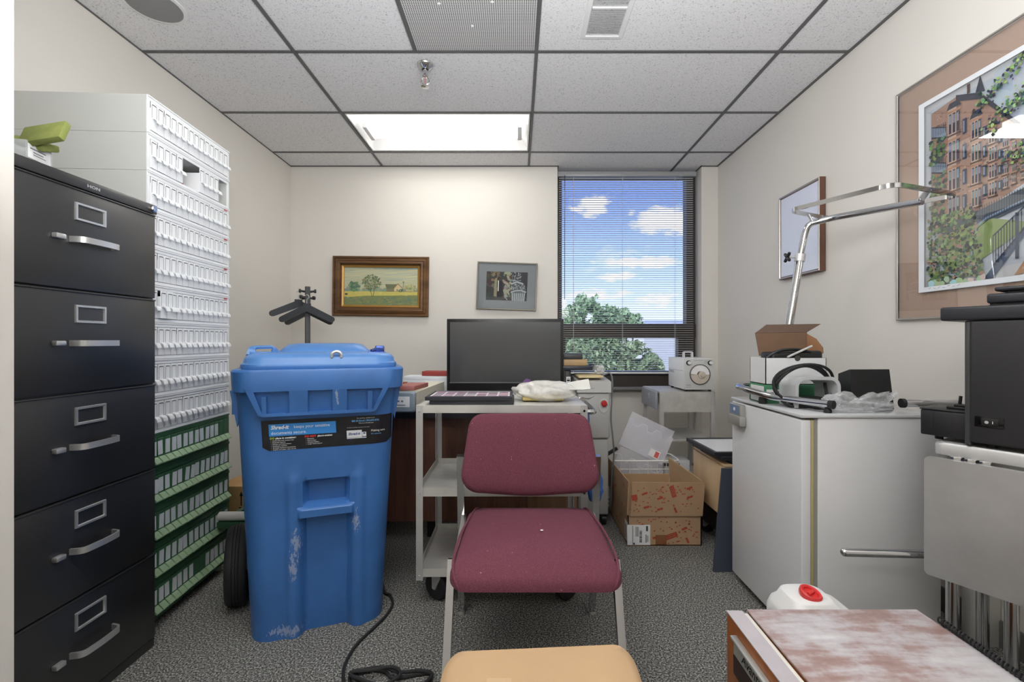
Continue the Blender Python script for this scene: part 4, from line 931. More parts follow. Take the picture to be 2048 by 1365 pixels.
# ================= window-wall steel cart with white device
kY, kX0, kX1 = 3.10, .974, 1.349
wc = thing('instrument_cart', 'small steel instrument cart with a grey drawer under the window', 'cart', ((kX0 + kX1) / 2, 3.28, 0))
M_GAL = mat('dull_steel', (200, 199, 195), .45, .45, var=.10, vscale=16, rvar=.15)
b = MB(); b.box((kX0, kY, .575), (kX1, kY + .004, .712)); b.box((kX0 + .003, kY + .004, .700), (kX1, kY + .42, .712)); b.box((kX1 - .004, kY, .575), (kX1, kY + .42, .712)); b.box((kX0, kY + .42, .575), (kX1, kY + .424, .712)); b.build('top_tray', M_GAL, wc, world=True)
b = MB(); b.box((kX0 - .016, kY + .05, .585), (kX0 + .003, kY + .40, .708), .004); dr = b.build('drawer', mat('blue_grey_enamel', (150, 154, 162), .45), wc, world=True)
b = MB(); b.lathe([(.011, 0), (.011, .004), (.004, .005)], frame((kX0 - .016, kY + .20, .672), (0, -1, 0), (0, 0, 1)), 14); b.box((kX0 - .019, kY + .195, .648), (kX0 - .016, kY + .205, .664)); b.build('lock', M_STEELM, dr, world=True)
b = MB(); b.box((kX0 + .003, kY, .372), (kX1 - .003, kY + .42, .388), .002); b.build('shelf', M_GAL, wc, world=True)
b = MB(); b.box((kX0 + .003, kY, .09), (kX1 - .003, kY + .42, .105), .002); b.build('shelf', M_GAL, wc, world=True)
for x in (kX0 + .002, kX1 - .026):
    for y in (kY - .002, kY + .40):
        b = MB(); b.box((x, y, .05), (x + .024, y + .024, .70)); b.build('leg', M_STEELM, wc, world=True)
        caster(wc, x + .012, y + .012, .025, .052, 0, .016)
dv = thing('portable_instrument', 'white cabinet-shaped instrument with a round dial and carry handle on the steel cart', 'instrument', (0, 0, 0))
dY, dx0, dx1 = 3.12, 1.1485, 1.352; dz0, dz1 = .7255, PZ(717.5, 3.12)
dv.location = ((dx0 + dx1) / 2, dY + .16, dz0)
M_DEV = mat('ivory_white', (232, 233, 234), .4)
b = MB(); b.box((dx0, dY + .004, dz0), (dx1, dY + .33, dz1), .004); b.build('body', M_DEV, dv, world=True)
b = MB(); b.box((dx0, dY, dz0), (dx1, dY + .006, dz1 - .002), .002); pn = b.build('front_panel', mat('instrument_grey', (196, 198, 196), .45), dv, world=True)
DF = lambda x, z, d=0: frame((x, dY - d, z), (1, 0, 0), (0, 0, 1))
dcx, dcz = dx0 + .105, dz0 + .105
b = MB(); b.lathe([(.0705, 0), (.0705, .008), (.067, .010), (.065, .006), (.001, .006)], DF(dcx, dcz), 48); b.build('dial_rim', mat('dial_rim_grey', (92, 88, 84), .4), dv, world=True)
b = MB(); b.prism([(.064 * math.cos(math.radians(a)), .064 * math.sin(math.radians(a))) for a in range(-2, 183, 5)] + [(-.022, 0)] + [(.022 * math.cos(math.radians(a)), .022 * math.sin(math.radians(a))) for a in range(180, -1, -15)], .0055, .008, DF(dcx, dcz)); b.build('dial_scale', M_PAPER, dv, world=True)
b = MB(); b.prism([(.064 * math.cos(math.radians(a)), .064 * math.sin(math.radians(a))) for a in range(182, 359, 6)] + [(.02, 0)], .0055, .0075, DF(dcx, dcz)); b.lathe([(.026, .006), (.024, .014), (.014, .016), (.012, .024), (.001, .025)], DF(dcx + .012, dcz - .004), 24); b.build('dial_knob', mat('beige_dial', (196, 186, 172), .4), dv, world=True)
for kx in (dx0 + .028, dx1 - .028):
    b = MB(); b.lathe([(.017, 0), (.017, .004), (.001, .004)], DF(kx, dz1 - .030), 20); b.build('knob_skirt', M_BLACK, dv, world=True)
    b = MB(); b.lathe([(.012, .004), (.011, .016), (.001, .017)], DF(kx + .003, dz1 - .030), 18); b.build('knob', M_DEV, dv, world=True)
b = MB()
for i in range(9): b.box((dx0 + .068 + i * .0068, dY - .0006, dz1 - .016), (dx0 + .071 + i * .0068, dY + .0002, dz1 - .012))
for i in range(3): b.box((dx0 + .135, dY - .0006, dz1 - .016 - i * .009), (dx0 + .16, dY + .0002, dz1 - .0145 - i * .009))
b.box((dx0 + .012, dY - .0006, dz0 + .030), (dx0 + .045, dY + .0002, dz0 + .033)); b.box((dx0 + .012, dY - .0006, dz0 + .016), (dx0 + .045, dY + .0002, dz0 + .018)); b.build('print', MATS['grey_ink'], dv, world=True)
b = MB(); b.text('Unimatic2', .040, frame((dx0 - .0006, dY + .315, dz0 + .105), (0, -1, 0), (0, 0, 1)), xs=.68); b.build('lettering', MATS['grey_ink'], dv, world=True)
b = MB(); b.box((dx0 - .0008, dY + .02, dz0 + .128), (dx0, dY + .20, dz0 + .1295)); b.build('pinstripe', MATS['grey_ink'], dv, world=True)
b = MB(); b.bar(fillet([(dx0 + .045, dY + .14, dz1 - .004), (dx0 + .045, dY + .14, dz1 + .042), (dx0 + .105, dY + .14, dz1 + .042), (dx0 + .105, dY + .14, dz1 - .004)], .012, 5), .009, .028, (0, 1, 0)); b.build('carry_handle', mat('grey_handle', (206, 206, 206), .4), dv, world=True)
b = MB()
for x in (dx0 + .02, dx1 - .02):
    for y in (dY + .03, dY + .30): b.cyl((x, y, .712), (x, y, dz0 + .001), .011, 12)
b.build('foot', M_RUBBER, dv, world=True)
sb = thing('switch_box', 'small white box with dark slots on the bottom shelf of the window cart', 'box', (1.10, 3.24, .105))
b = MB(); b.box((-.10, -.08, 0), (.10, .09, .125), .004); b.build('box', M_WHITEP, sb)
b = MB(); b.box((-.085, -.0815, .085), (-.03, -.0795, .105)); b.box((-.02, -.0815, .085), (.03, -.0795, .105)); b.build('slot', mat('dark_slit2', (70, 66, 66), .7), sb)

# ================= wire basket and clear brochure holders
wb_ = thing('wire_basket', 'low white wire basket on the floor behind the open carton', 'basket', (.68, 2.97, 0))
M_WIRE = mat('white_coated_wire', (230, 230, 226), .4)
bx0, bx1, by0, by1, bz = .515, 1.03, 2.88, 3.065, .300
b = MB(); b.tube(fillet([(bx0, by0, bz), (bx1, by0, bz), (bx1, by1, bz), (bx0, by1, bz)], .035, 5, True), .0055, 8, closed=True); b.build('rim', M_WIRE, wb_, world=True)
b = MB()
for z in (.245, .13, .012): b.tube(fillet([(bx0 + .01, by0 + .01, z), (bx1 - .01, by0 + .01, z), (bx1 - .01, by1 - .01, z), (bx0 + .01, by1 - .01, z)], .03, 4, True), .003, 6, closed=True)
for k in range(9): x = bx0 + .025 + k * (bx1 - bx0 - .05) / 8; b.tube(fillet([(x, by0 + .003, bz), (x, by0 + .012, .012), (x, by1 - .012, .012), (x, by1 - .003, bz)], .02, 3), .0022, 6)
for k in range(3): y = by0 + .025 + k * (by1 - by0 - .05) / 2; b.tube(fillet([(bx0 + .003, y, bz), (bx0 + .012, y, .012), (bx1 - .012, y, .012), (bx1 - .003, y, bz)], .02, 3), .0022, 6)
b.build('wires', M_WIRE, wb_, world=True)
def brochure(loc, M, label):
    h = thing('brochure_holder', label, 'brochure holder', (0, 0, 0), 0, 'clear brochure holders'); h.matrix_basis = T(*loc) @ M
    m = film('clear_acrylic_sheet', (238, 238, 246), .34, .06, .9)
    b = MB(); W, H = .30, .235
    b.box((-W / 2, 0, 0), (W / 2, .003, H)); b.build('back_panel', m, h)
    b = MB(); o_ = [(-W / 2, 0), (W / 2, 0)]
    for k in (2, 1, 0):
        x0 = -W / 2 + k * W / 3
        o_ += [(x0 + W / 3, H * .80), (x0 + W / 3 - .018, H * .80), (x0 + W / 3 - .034, H * .66), (x0 + .034, H * .66), (x0 + .018, H * .80)]
    o_ += [(-W / 2, H * .80)]
    b.prism(o_, .034, .037, RX(90)); b.build('front_panel', m, h)
    b = MB(); b.tube([(x, -.0355, z) for x, z in o_[1:]], .0018, 5); b.build('polished_edge', film('bright_acrylic_edge', (248, 248, 252), .8, .1, .9), h)
    b = MB(); b.box((-W / 2, -.037, 0), (W / 2, 0, .003))
    for k in range(4): x = -W / 2 + k * W / 3; b.box((x - .0015, -.034, .003), (x + .0015, 0, H * .8))
    b.build('dividers', m, h); return h
h = brochure((.805, 3.0, .315), RZ(-8) @ RY(25) @ RX(-10), 'clear three-pocket brochure holder with a red price tag leaning in the wire basket')
b = MB(); b.box((.045, -.039, .018), (.115, -.0372, .068)); t_ = b.build('sticker', M_PAPER, h)
b = MB(); b.box((.082, -.0395, .024), (.108, -.039, .062)); b.build('print', mat('pink_red_ink', (214, 96, 90), .6), t_)
brochure((.735, 2.955, .10), RZ(-4) @ RY(20) @ RX(-4), 'clear three-pocket brochure holder standing low inside the wire basket')
b = MB(); b.box((-.055, -.008, 0), (.055, .008, .022), .003); o = b.build('black_strip', M_BLACK); o.matrix_basis = T(.618, 2.99, .318) @ RY(-32); tag(o, 'short black bar lying across the clear holders in the wire basket', 'bar')

# ================= open carton with red print
oc = thing('open_carton', 'open brown cardboard carton covered in red printing on the carpet', 'carton', (.763, 2.60, 0))
ox0, ox1, oy0, oy1, oz, of, tk = .573, .953, 2.35, 2.83, .158, .335, .005
M_KRAFT = mat('kraft_card', (178, 148, 116), .85, var=.05, vscale=10); M_KIN = mat('kraft_inside', (196, 166, 130), .85, var=.04, vscale=10)
b = MB()
b.box((ox0, oy0, .002), (ox1, oy1, .007)); b.box((ox0, oy0, 0), (ox1, oy0 + tk, oz)); b.box((ox0, oy1 - tk, 0), (ox1, oy1, oz)); b.box((ox0, oy0, 0), (ox0 + tk, oy1, oz)); b.box((ox1 - tk, oy0, 0), (ox1, oy1, oz)); b.build('box', M_KRAFT, oc, world=True)
def flap(pts, th, nm='flap', m=None):
    b = MB(); n = Vector(th)
    b.loft([[Vector(p) for p in pts], [Vector(p) + n for p in pts]]); return b.build(nm, m or M_KRAFT, oc, world=True)
flap([(ox0 + .012, oy0 - .004, oz), (ox1 + .002, oy0 - .004, oz), (ox1 + .012, oy0 - .012, of - .003), (ox0 + .018, oy0 - .012, of)], (0, -.005, 0))
flap([(ox0, oy0 + .004, oz), (ox0, oy1, oz), (ox0 - .006, oy1 + .02, of + .004), (ox0 + .006, oy0 - .006, of)], (-.005, 0, 0))
flap([(ox1, oy0 + .006, oz), (ox1, oy1, oz), (ox1 - .012, oy1, of + .002), (ox1 + .004, oy0 + .006, of)], (.005, 0, 0), m=M_KIN)
flap([(ox0 + .006, oy1, oz), (ox1 - .006, oy1, oz), (ox1 - .01, oy1 - .014, .238), (ox0 + .01, oy1 - .014, .238)], (0, .005, 0), m=M_KIN)
random.seed(9); M_RED = mat('carton_red', (178, 76, 58), .8)
b = MB(); bt_ = MB()
def cart_print(u0, v0, x, z):                      # front face placement, flap above leans a little
    y = oy0 - .0012 if z < oz else oy0 - .0100 - .008 * (z - oz) / (of - oz)
    return Vector((x, y, z))
def logo(cx, cz, w, h, ang, word=False):
    m = math.radians(ang); pts = []
    for dx, dz in rrect(w, h, h * .12, 2): pts.append(cart_print(0, 0, cx + dx * math.cos(m) - dz * math.sin(m), cz + dx * math.sin(m) + dz * math.cos(m)))
    b.poly(pts)
    if word:
        for q in range(5):
            ux = (q - 2) * w * .155
            for ring_, (a_, c_) in enumerate(((.055, .26), (.055, -.16))):
                bt_.poly([cart_print(0, 0, cx + (ux + dx * w) * math.cos(m) - dz * h * math.sin(m), cz + (ux + dx * w) * math.sin(m) + dz * h * math.cos(m)) - Vector((0, .0006, 0)) for dx, dz in ((-a_, c_ - .06), (a_, c_ - .06), (a_, c_ + .05), (-a_, c_ + .05))])
            sx_ = (-.05, .035)[q % 2]
            bt_.poly([cart_print(0, 0, cx + (ux + dx * w) * math.cos(m) - dz * h * math.sin(m), cz + (ux + dx * w) * math.sin(m) + dz * h * math.cos(m)) - Vector((0, .0006, 0)) for dx, dz in ((sx_, -.2), (sx_ + .02, -.2), (sx_ + .02, .26), (sx_, .26))])
logo(.800, .286, .060, .024, -72, True); logo(.795, .052, .068, .026, 20, True); logo(.588 + .015, .255, .03, .030, 10)
for (x, z, a) in ((.655, .276, 20), (.735, .252, 18), (.885, .305, 22), (.888, .258, 20), (.665, .205, 16), (.735, .195, 16), (.865, .090, 20), (.880, .030, -65), (.815, .190, -65), (.715, .045, 18), (.64, .108, 18)): logo(x, z, .030, .0105, a)
for k in range(120):
    x, z = random.uniform(.60, .94), random.choice([random.uniform(.175, .322), random.uniform(.01, .148)])
    if x < .70 and z < .115: continue
    b.poly([cart_print(0, 0, x + random.uniform(.6, 1.1) * .0055 * math.cos(2 * PI * q / 6), z + random.uniform(.4, 1.0) * .0045 * math.sin(2 * PI * q / 6)) for q in range(6)])
for k in range(60):                                # left side prints
    y, z = random.uniform(oy0 + .02, oy1 - .02), random.uniform(.01, .31)
    if .135 < z < .18: continue
    s = random.choice([.005, .006, .013]); xx = ox0 - .0008 - (.0035 if z > oz else 0)
    if z > oz: xx = ox0 - .0125
    b.poly([(xx, y + dy * s, z + dz * s * .8) for dy, dz in ((-1.2, -.4), (1.2, -.1), (1.2, .5), (-1.2, .2))])
b.build('red_print', M_RED, oc, world=True, recalc=False); bt_.build('print_lettering', mat('kraft_ink', (170, 122, 84), .85), oc, world=True, recalc=False)
b = MB(); b.box((.565 + .004, oy0 - .0016, .006), (.688, oy0 - .0006, .110)); b.box((ox0 - .0016, oy0, .02), (ox0 - .0006, oy0 + .06, .12)); lb = b.build('shipping_label', M_PAPER, oc, world=True)
b = MB(); yy = oy0 - .0022
for k in range(22): b.box((.632 + .0, yy, .020 + k * .0028), (.645, yy + .0005, .020 + k * .0028 + random.choice([.0008, .0016])))
b.box((.596, yy, .008), (.5985, yy + .0005, .106)); b.box((.600, yy, .008), (.608, yy + .0005, .018))
for k in range(5): b.box((.612 + k * .0035, yy, .05), (.6135 + k * .0035, yy + .0005, .10))
b.box((.666, yy, .078), (.676, yy + .0005, .104)); b.box((.664, yy, .018), (.668, yy + .0005, .06)); b.box((.673, yy, .022), (.676, yy + .0005, .055))
for k in range(12): b.box((ox0 - .0022, oy0 + .03, .03 + k * .006), (ox0 - .0017, oy0 + .05, .033 + k * .006))
b.build('print', mat('dark_grey_ink', (70, 70, 74), .7), lb, world=True)
b = MB(); b.box((.716, oy0 - .0022, .008), (.772, oy0 - .0012, .058), .0004); b.build('brown_tape', mat('brown_tape', (140, 92, 58), .4), oc, world=True)

# ================= beige pedestal with frames, leaning board
pd = thing('pedestal_cabinet', 'pale wood cabinet on black casters behind the white freezer', 'cabinet', (1.25, 2.38, 0))
b = MB(); b.box((.998, 2.20, .20), (1.52, 2.58, .448), .006); b.build('body', wood('pale_maple', (205, 176, 138), (222, 196, 160), 3, 'Z', .35), pd, world=True)
b = MB(); b.box((1.002, 2.20, .449), (1.52, 2.58, .462), .003); b.build('top', MATS['pale_maple'], pd, world=True)
b = MB(); b.box((1.02, 2.22, .085), (1.50, 2.56, .20)); b.build('plinth', M_BLACK, pd, world=True)
for x in (1.06, 1.46):
    for y in (2.26, 2.52): caster(pd, x, y, .04, .09, 30)
def flat_frame(loc, rz, w, d, lb, glassy):
    f_ = thing('picture_frame', lb, 'picture frame', loc, rz, 'black frames on the pale cabinet')
    b = MB(); b.rings(w, d, [(0, 0), (0, .016), (.003, .018), (.018, .018), (.020, .013)]); b.box((-w / 2 + .002, -d / 2 + .002, .0005), (w / 2 - .002, d / 2 - .002, .010)); b.build('frame', mat('black_wood_frame', (34, 36, 42), .35), f_)
    b = MB(); b.box((-w / 2 + .02, -d / 2 + .02, .010), (w / 2 - .02, d / 2 - .02, .0135)); b.build('glazing', mat('frame_white', (226, 230, 236), .12, coat=.5), f_)
flat_frame((1.20, 2.36, .4625), 8, .36, .30, 'black picture frame at the bottom of the pile on the pale cabinet', 1)
flat_frame((1.17, 2.37, .481), 4, .38, .32, 'black picture frame in the middle of the pile on the pale cabinet', 1)
flat_frame((1.155, 2.39, .4995), 2, .40, .34, 'white-centred black picture frame on top of the pile on the pale cabinet', 1)
b = MB(); b.loft([[(.902, 2.085, 0), (1.20, 2.085, 0), (1.20, 2.165, .452), (.978, 2.165, .452)], [(.902, 2.099, 0), (1.20, 2.099, 0), (1.20, 2.179, .452), (.978, 2.179, .452)]]); o = b.build('leaning_board', mat('navy_slate_board', (58, 66, 80), .6)); origin_to(o, (1.0, 2.09, 0)); tag(o, 'dark navy board leaning between the pale cabinet and the white freezer', 'board')

# ================= white freezer
fz = thing('freezer', 'white undercounter freezer with a yellowed door gasket on the right', 'freezer', (1.2, 1.78, 0))
FX0, FX1, FY0, FY1, FZ = .959, 1.43, 1.533, 2.03, .812
M_FRZ = mat('white_appliance', (226, 227, 229), .22, var=.015, vscale=3, coat=.2)
b = MB(); b.box((FX0 + .056, FY0, .03), (FX1, FY1, .800), .004); b.build('cabinet', M_FRZ, fz, world=True)
b = MB(); b.box((FX0 - .004, FY0 - .004, .800), (FX1 + .004, FY1, FZ), .003); b.build('top', mat('freezer_top', (206, 208, 210), .18, coat=.3), fz, world=True)
b = MB(); b.box((FX0, FY0, .035), (FX0 + .033, FY1, .793), .005, 3); d = b.build('door', M_FRZ, fz, world=True)
b = MB(); b.box((FX0 + .033, FY0 + .002, .036), (FX0 + .044, FY1 - .002, .793), .003); b.build('gasket', mat('yellowed_gasket', (186, 172, 124), .6), d, world=True)
b = MB(); b.box((FX0 + .044, FY0 + .004, .036), (FX0 + .056, FY1 - .004, .795)); b.build('frame_gap', mat('grey_gasket', (150, 152, 146), .6), fz, world=True)
b = MB(); b.box((FX0 - .022, FY1 - .12, .70), (FX0, FY1 - .02, .79), .004); b.box((FX0 - .030, FY1 - .13, .70), (FX0 - .002, FY1 - .03, .742), .004); lk = b.build('latch', mat('latch_grey', (176, 176, 170), .35, .5), d, world=True)
b = MB(); b.box((FX0 - .0226, FY1 - .11, .748), (FX0 - .0216, FY1 - .03, .785)); b.build('blue_badge', mat('badge_blue', (110, 130, 160), .35), lk, world=True)
b = MB(); b.prism(circ(.008, 6), .0226 - .001, .0236, frame((FX0, FY1 - .07, .768), (0, -1, 0), (0, 0, 1))); b.build('badge_mark', M_WINK, lk, world=True)
for x in (FX0 + .08, FX1 - .05):
    for y in (FY0 + .05, FY1 - .05):
        b = MB(); b.cyl((x, y, 0), (x, y, .032), .018, 14); b.build('foot', M_BLACK, fz, world=True)
# ================= things on the freezer
gz = FZ + .0005
g = thing('green_carton', 'flat green and white carton under the open white box on the freezer', 'carton', (1.10, 1.87, gz))
b = MB(); b.box((.985, 1.802, gz), (1.225, 1.93, gz + .073), .002); b.build('box', mat('green_card', (66, 128, 92), .6), g, world=True)
b = MB(); b.box((.984, 1.815, gz + .004), (.9852, 1.915, gz + .066)); b.box((.988, 1.8008, gz + .022), (1.055, 1.8022, gz + .055)); l_ = b.build('label', M_PAPER, g, world=True)
b = MB()
for k in range(12): b.box((1.022 + k * .0022, 1.8002, gz + .034), (1.0232 + k * .0022, 1.8008, gz + .048))
b.box((.992, 1.8002, gz + .040), (1.016, 1.8008, gz + .044)); b.box((.992, 1.8002, gz + .030), (1.030, 1.8008, gz + .032)); b.build('print', MATS['dark_grey_ink'], l_, world=True)
w = thing('open_white_box', 'open white cardboard box with a brown lid standing on the freezer', 'box', (1.11, 1.86, gz + .0735))
wx0, wx1, wy0, wy1, wz0, wz1 = .99, 1.232, 1.812, 1.932, gz + .0738, .992
M_WCARD = mat('white_box_card', (220, 221, 222), .7); M_BIN_ = mat('brown_card', (112, 86, 66), .85, var=.06, vscale=14)
b = MB(); b.box((wx0, wy0, wz0), (wx1, wy0 + .003, wz1)); b.box((wx0, wy1 - .003, wz0), (wx1, wy1, wz1)); b.box((wx0, wy0, wz0), (wx0 + .003, wy1, wz1)); b.box((wx1 - .003, wy0, wz0), (wx1, wy1, wz1)); b.box((wx0, wy0, wz0), (wx1, wy1, wz0 + .003)); b.build('box', M_WCARD, w, world=True)
def shell(pts, th, nm, m, par):
    b = MB(); n = (Vector(pts[1]) - Vector(pts[0])).cross(Vector(pts[2]) - Vector(pts[0])).normalized() * th
    b.loft([[Vector(p) for p in pts], [Vector(p) + n for p in pts]]); return b.build(nm, m, par, world=True)
Y1_ = wy1
lid = shell([P(1518, 712, Y1_), P(1614, 712, Y1_), P(1613, 665.5, Y1_ + .02), P(1510, 667, Y1_ + .02)], .003, 'lid', M_BIN_, w)
shell([P(1510, 667, Y1_ + .02), P(1613, 665.5, Y1_ + .02), P(1641, 649, Y1_ + .045), P(1532, 650.5, Y1_ + .045)], .003, 'tuck_flap', mat('dark_brown_card', (98, 78, 66), .85), lid)
shell([P(1614, 668, Y1_), P(1632, 678, Y1_ - .04), P(1645, 695, Y1_ - .07), P(1646, 706, Y1_ - .07), P(1640, 712, Y1_ - .07), P(1614, 712, Y1_ - .01)], .003, 'side_flap', mat('side_brown_card', (140, 100, 68), .85), lid)
b = MB(); b.cyl((PX(1595, wy0), wy0 - .0008, wz1 - .001), (PX(1595, wy0), wy0 + .0005, wz1 - .001), .0115, 20); b.build('thumb_notch', mat('notch_dark', (70, 66, 62), .8), w, world=True)
dvc = thing('packed_device', 'black device packed in the open white box on the freezer', 'device', (1.12, 1.87, wz1))
b = MB(); b.box((-.098, -.045, -.05), (.11, .045, .026), .012, 3, M=RY(-2)); b.tube(spline([(-.11, -.03, .0), (-.07, -.045, .028), (.0, -.045, .034), (.06, -.04, .022)], 6), .006, 8); b.build('body', M_BLACK, dvc)
b = MB(); b.cyl((-.045, -.062, .004), (.06, -.05, .048), .0045, 8); b.build('rod', mat('pale_rod', (188, 188, 186), .35), dvc)
# grey housing with wound cable
hs = thing('grey_housing', 'empty grey arch-shaped plastic housing wound with black cable on the freezer', 'housing', (1.10, 1.72, gz))
def arch(w, h, r): return [(-w / 2, 0)] + [(-w / 2 + r - r * math.cos(PI / 2 * k / 6), h - r + r * math.sin(PI / 2 * k / 6)) for k in range(7)] + [(w / 2 - r + r * math.sin(PI / 2 * k / 6), h - r + r * math.cos(PI / 2 * k / 6)) for k in range(7)] + [(w / 2, 0)]
b = MB(); oA, iA = arch(.166, .115, .038), arch(.142, .103, .028)
def hp(x, z, y): return (x, y, z + .002)
n = len(oA)
Lf = [[hp(x * s, z * s, y) for x, z in A] for A, y, s in ((oA, -.058, 1.0), (oA, .06, .90), (iA, .06, .90), (iA, -.058, 1.0))]
b.loft(Lf, caps=False, closed=False, ring=True); b.build('shell', mat('light_grey_shell', (196, 198, 200), .4), hs)
b = MB(); b.box((-.068, -.04, .003), (.066, .05, .034), .004); b.build('inner_tray', M_BLACK, hs)
b = MB()
for k in range(3):
    b.tube([((.104 + .004 * k) * math.cos(a) - .02, -.01 + .022 * math.sin(a * 2 + k) - .006 * k, .082 + (.071 + .004 * k) * math.sin(a)) for a in [2 * PI * q / 40 for q in range(40)]], .0052, 8, closed=True)
b.tube(spline([(-.12, 0, .06), (-.10, -.03, .012), (-.04, -.07, .008), (.02, -.075, .008), (.05, -.02, .09)], 8), .0052, 8); b.build('cable', M_RUBBER, hs)
# black bent plate
b = MB(); A = [P(1678, 748, 1.79), P(1701, 739.5, 1.71), P(1770, 738.5, 1.72), P(1784, 799, 1.665), P(1703, 782, 1.71), P(1690, 781, 1.78)]
z_ = gz
q1 = [Vector((A[0].x, 1.79, z_)), Vector((A[4].x, 1.71, z_)), Vector((A[1].x, 1.71, A[1].z)), Vector((A[0].x, 1.79, A[0].z))]; q2 = [Vector((A[4].x, 1.71, z_)), Vector((A[3].x, 1.655, z_)), Vector((A[2].x, 1.70, A[2].z)), Vector((A[1].x, 1.71, A[1].z))]
for q in (q1, q2): b.loft([q, [p + Vector((.001, .006, 0)) for p in q]])
b.loft([[q2[2], q2[3], q1[3] , q1[3] + Vector((.10, .02, -.01))], [p - Vector((0, 0, .005)) for p in (q2[2], q2[3], q1[3], q1[3] + Vector((.10, .02, -.01)))]])
o = b.build('angled_plate', mat('satin_black', (24, 24, 25), .45)); origin_to(o, (1.31, 1.70, z_)); tag(o, 'black angled plastic plate standing behind the clear bag on the freezer', 'plate')
o = crumple('clear_bag', M_CLEAR, (1.195, 1.60, gz), (.132, .045, .048), 33, 4, .3, 0, fl=.8); tag(o, 'crumpled clear plastic bag lying at the front edge of the freezer', 'plastic bag')
# ================= chrome rack standing on the freezer
rk = thing('chrome_rack', 'tall chrome stand with an open rectangular loop and a tubular base on the freezer', 'stand', (1.19, 1.97, gz))
rt = .0135
b = MB(); b.tube(fillet([(1.078, 1.552, .842), (.975, 1.74, .846), (.948, 1.90, .860), (.965, 2.008, .866), (1.19, 2.012, .866), (1.30, 1.99, .86)], .05, 6), rt, 14); b.build('base_tube', M_CHROME, rk, world=True)
b = MB(); b.tube([(1.375, 1.625, .838), (1.555, 1.605, .838)], rt, 14); b.build('base_tube', M_CHROME, rk, world=True)
b = MB(); b.cyl((1.0796, 1.549, .842), (1.072, 1.563, .842), rt + .001, 14); b.build('end_cap', M_RUBBER, rk, world=True)
b = MB(); b.cyl((1.371, 1.6256, .838), (1.383, 1.624, .838), rt + .003, 14); b.build('end_cap', M_RUBBER, rk, world=True)
b = MB(); b.lathe([(.014, 0), (.016, .006), (.013, .028), (.001, .03)], T(.972, 1.80, gz), 14); b.lathe([(.012, 0), (.013, .006), (.001, .022)], T(1.50, 1.611, gz), 14); b.lathe([(.012, 0), (.013, .006), (.001, .03)], T(1.072, 1.57, gz), 14); b.build('glide', M_RUBBER, rk, world=True)
p0, p1 = Vector((1.165, 2.015, .866)), P(1600, 515, 2.0)
b = MB(); b.cyl(p0, p1, .0165, 16); b.build('lower_pole', M_CHROME, rk, world=True)
b = MB(); dvec = (p1 - p0).normalized(); b.cyl(p1 - dvec * .018, p1 + dvec * .014, .021, 16); b.build('collar', M_STEELM, rk, world=True)
b = MB(); kx = p1 + Vector((-.02, 0, 0)); b.cyl(kx, kx + Vector((-.03, 0, 0)), .004, 8)
b.build('knob_stem', M_STEELM, rk, world=True)
b = MB()
for a in range(4): m = T(*(kx + Vector((-.036, 0, 0)))) @ RX(45 + a * 90); b.box((-.006, -.006, 0), (.006, .006, .026), .004, M=m)
b.build('clamp_knob', M_BLACK, rk, world=True)
b = MB(); b.tube(fillet([p1, P(1609, 470, 1.99), P(1617, 448, 1.975), P(1665, 436, 1.93), P(1845, 403, 1.63)], .09, 8), .013, 14); b.build('arm', M_CHROME, rk, world=True)
zr = 1.592
A_, B_, C_, D_ = Vector((1.107, 1.855, zr)), Vector((1.277, 1.541, zr)), Vector((1.612, 1.655, zr)), Vector((1.345, 1.972, zr))
b = MB(); b.bar(fillet([A_, B_, C_, D_], .045, 6, True), .007, .016, (0, 0, 1), closed=True); b.build('loop', M_CHROME, rk, world=True)
mid = (B_ + C_) / 2; mid2 = (A_ + D_) / 2
b = MB(); b.bar([P(1838, 405, 1.64), mid], .022, .005, (0, 0, 1)); b.build('bracket', M_CHROME, rk, world=True)
b = MB(); b.cyl(P(1624, 443, 1.905), Vector((mid2.x, mid2.y, zr)), .006, 10); b.build('bracket', M_CHROME, rk, world=True)

# ================= pictures on the right wall
RW = lambda y, z: frame((XR - .002, y, z), (0, -1, 0), (0, 0, 1))
mr = thing('framed_mirror', 'small brown-framed glazed picture on the right wall reflecting the bright window blind', 'picture', (0, 0, 0)); mr.matrix_basis = RW(2.658, 1.697)
W, H = .385, .512
b = MB(); b.rings(W, H, [(0, 0), (0, .031), (.002, .033), (.008, .033), (.010, .030), (.016, .028)]); b.build('frame', mat('brown_wood_frame', (98, 66, 54), .4, var=.1, vscale=20), mr, ang=20)
b = MB(); b.rings(W - .002, H - .002, [(.001, .0325), (.003, .035), (.008, .035), (.011, .030)]); b.build('silver_edge', mat('silver_edge', (176, 168, 160), .3, .7), mr, ang=20)
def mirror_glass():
    t = NT('glare_white_glazing'); d = t.n('ShaderNodeBsdfDiffuse'); d.inputs[0].default_value = lin((226, 228, 236)); g_ = t.n('ShaderNodeBsdfGlossy'); g_.inputs['Roughness'].default_value = .015  # white diffuse share stands in for the overexposed window reflection
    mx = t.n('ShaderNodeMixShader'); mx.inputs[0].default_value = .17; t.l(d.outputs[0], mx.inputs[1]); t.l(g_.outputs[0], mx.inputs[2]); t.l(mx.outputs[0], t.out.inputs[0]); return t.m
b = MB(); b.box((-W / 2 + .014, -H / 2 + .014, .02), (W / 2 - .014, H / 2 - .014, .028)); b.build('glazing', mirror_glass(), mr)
ap_ = thing('street_print', 'large framed print of a brownstone street with a tan mat on the right wall', 'picture', (0, 0, 0))
AW, AH = .80, .985; ap_.matrix_basis = RW(1.98 - AW / 2 + .01, 1.642)
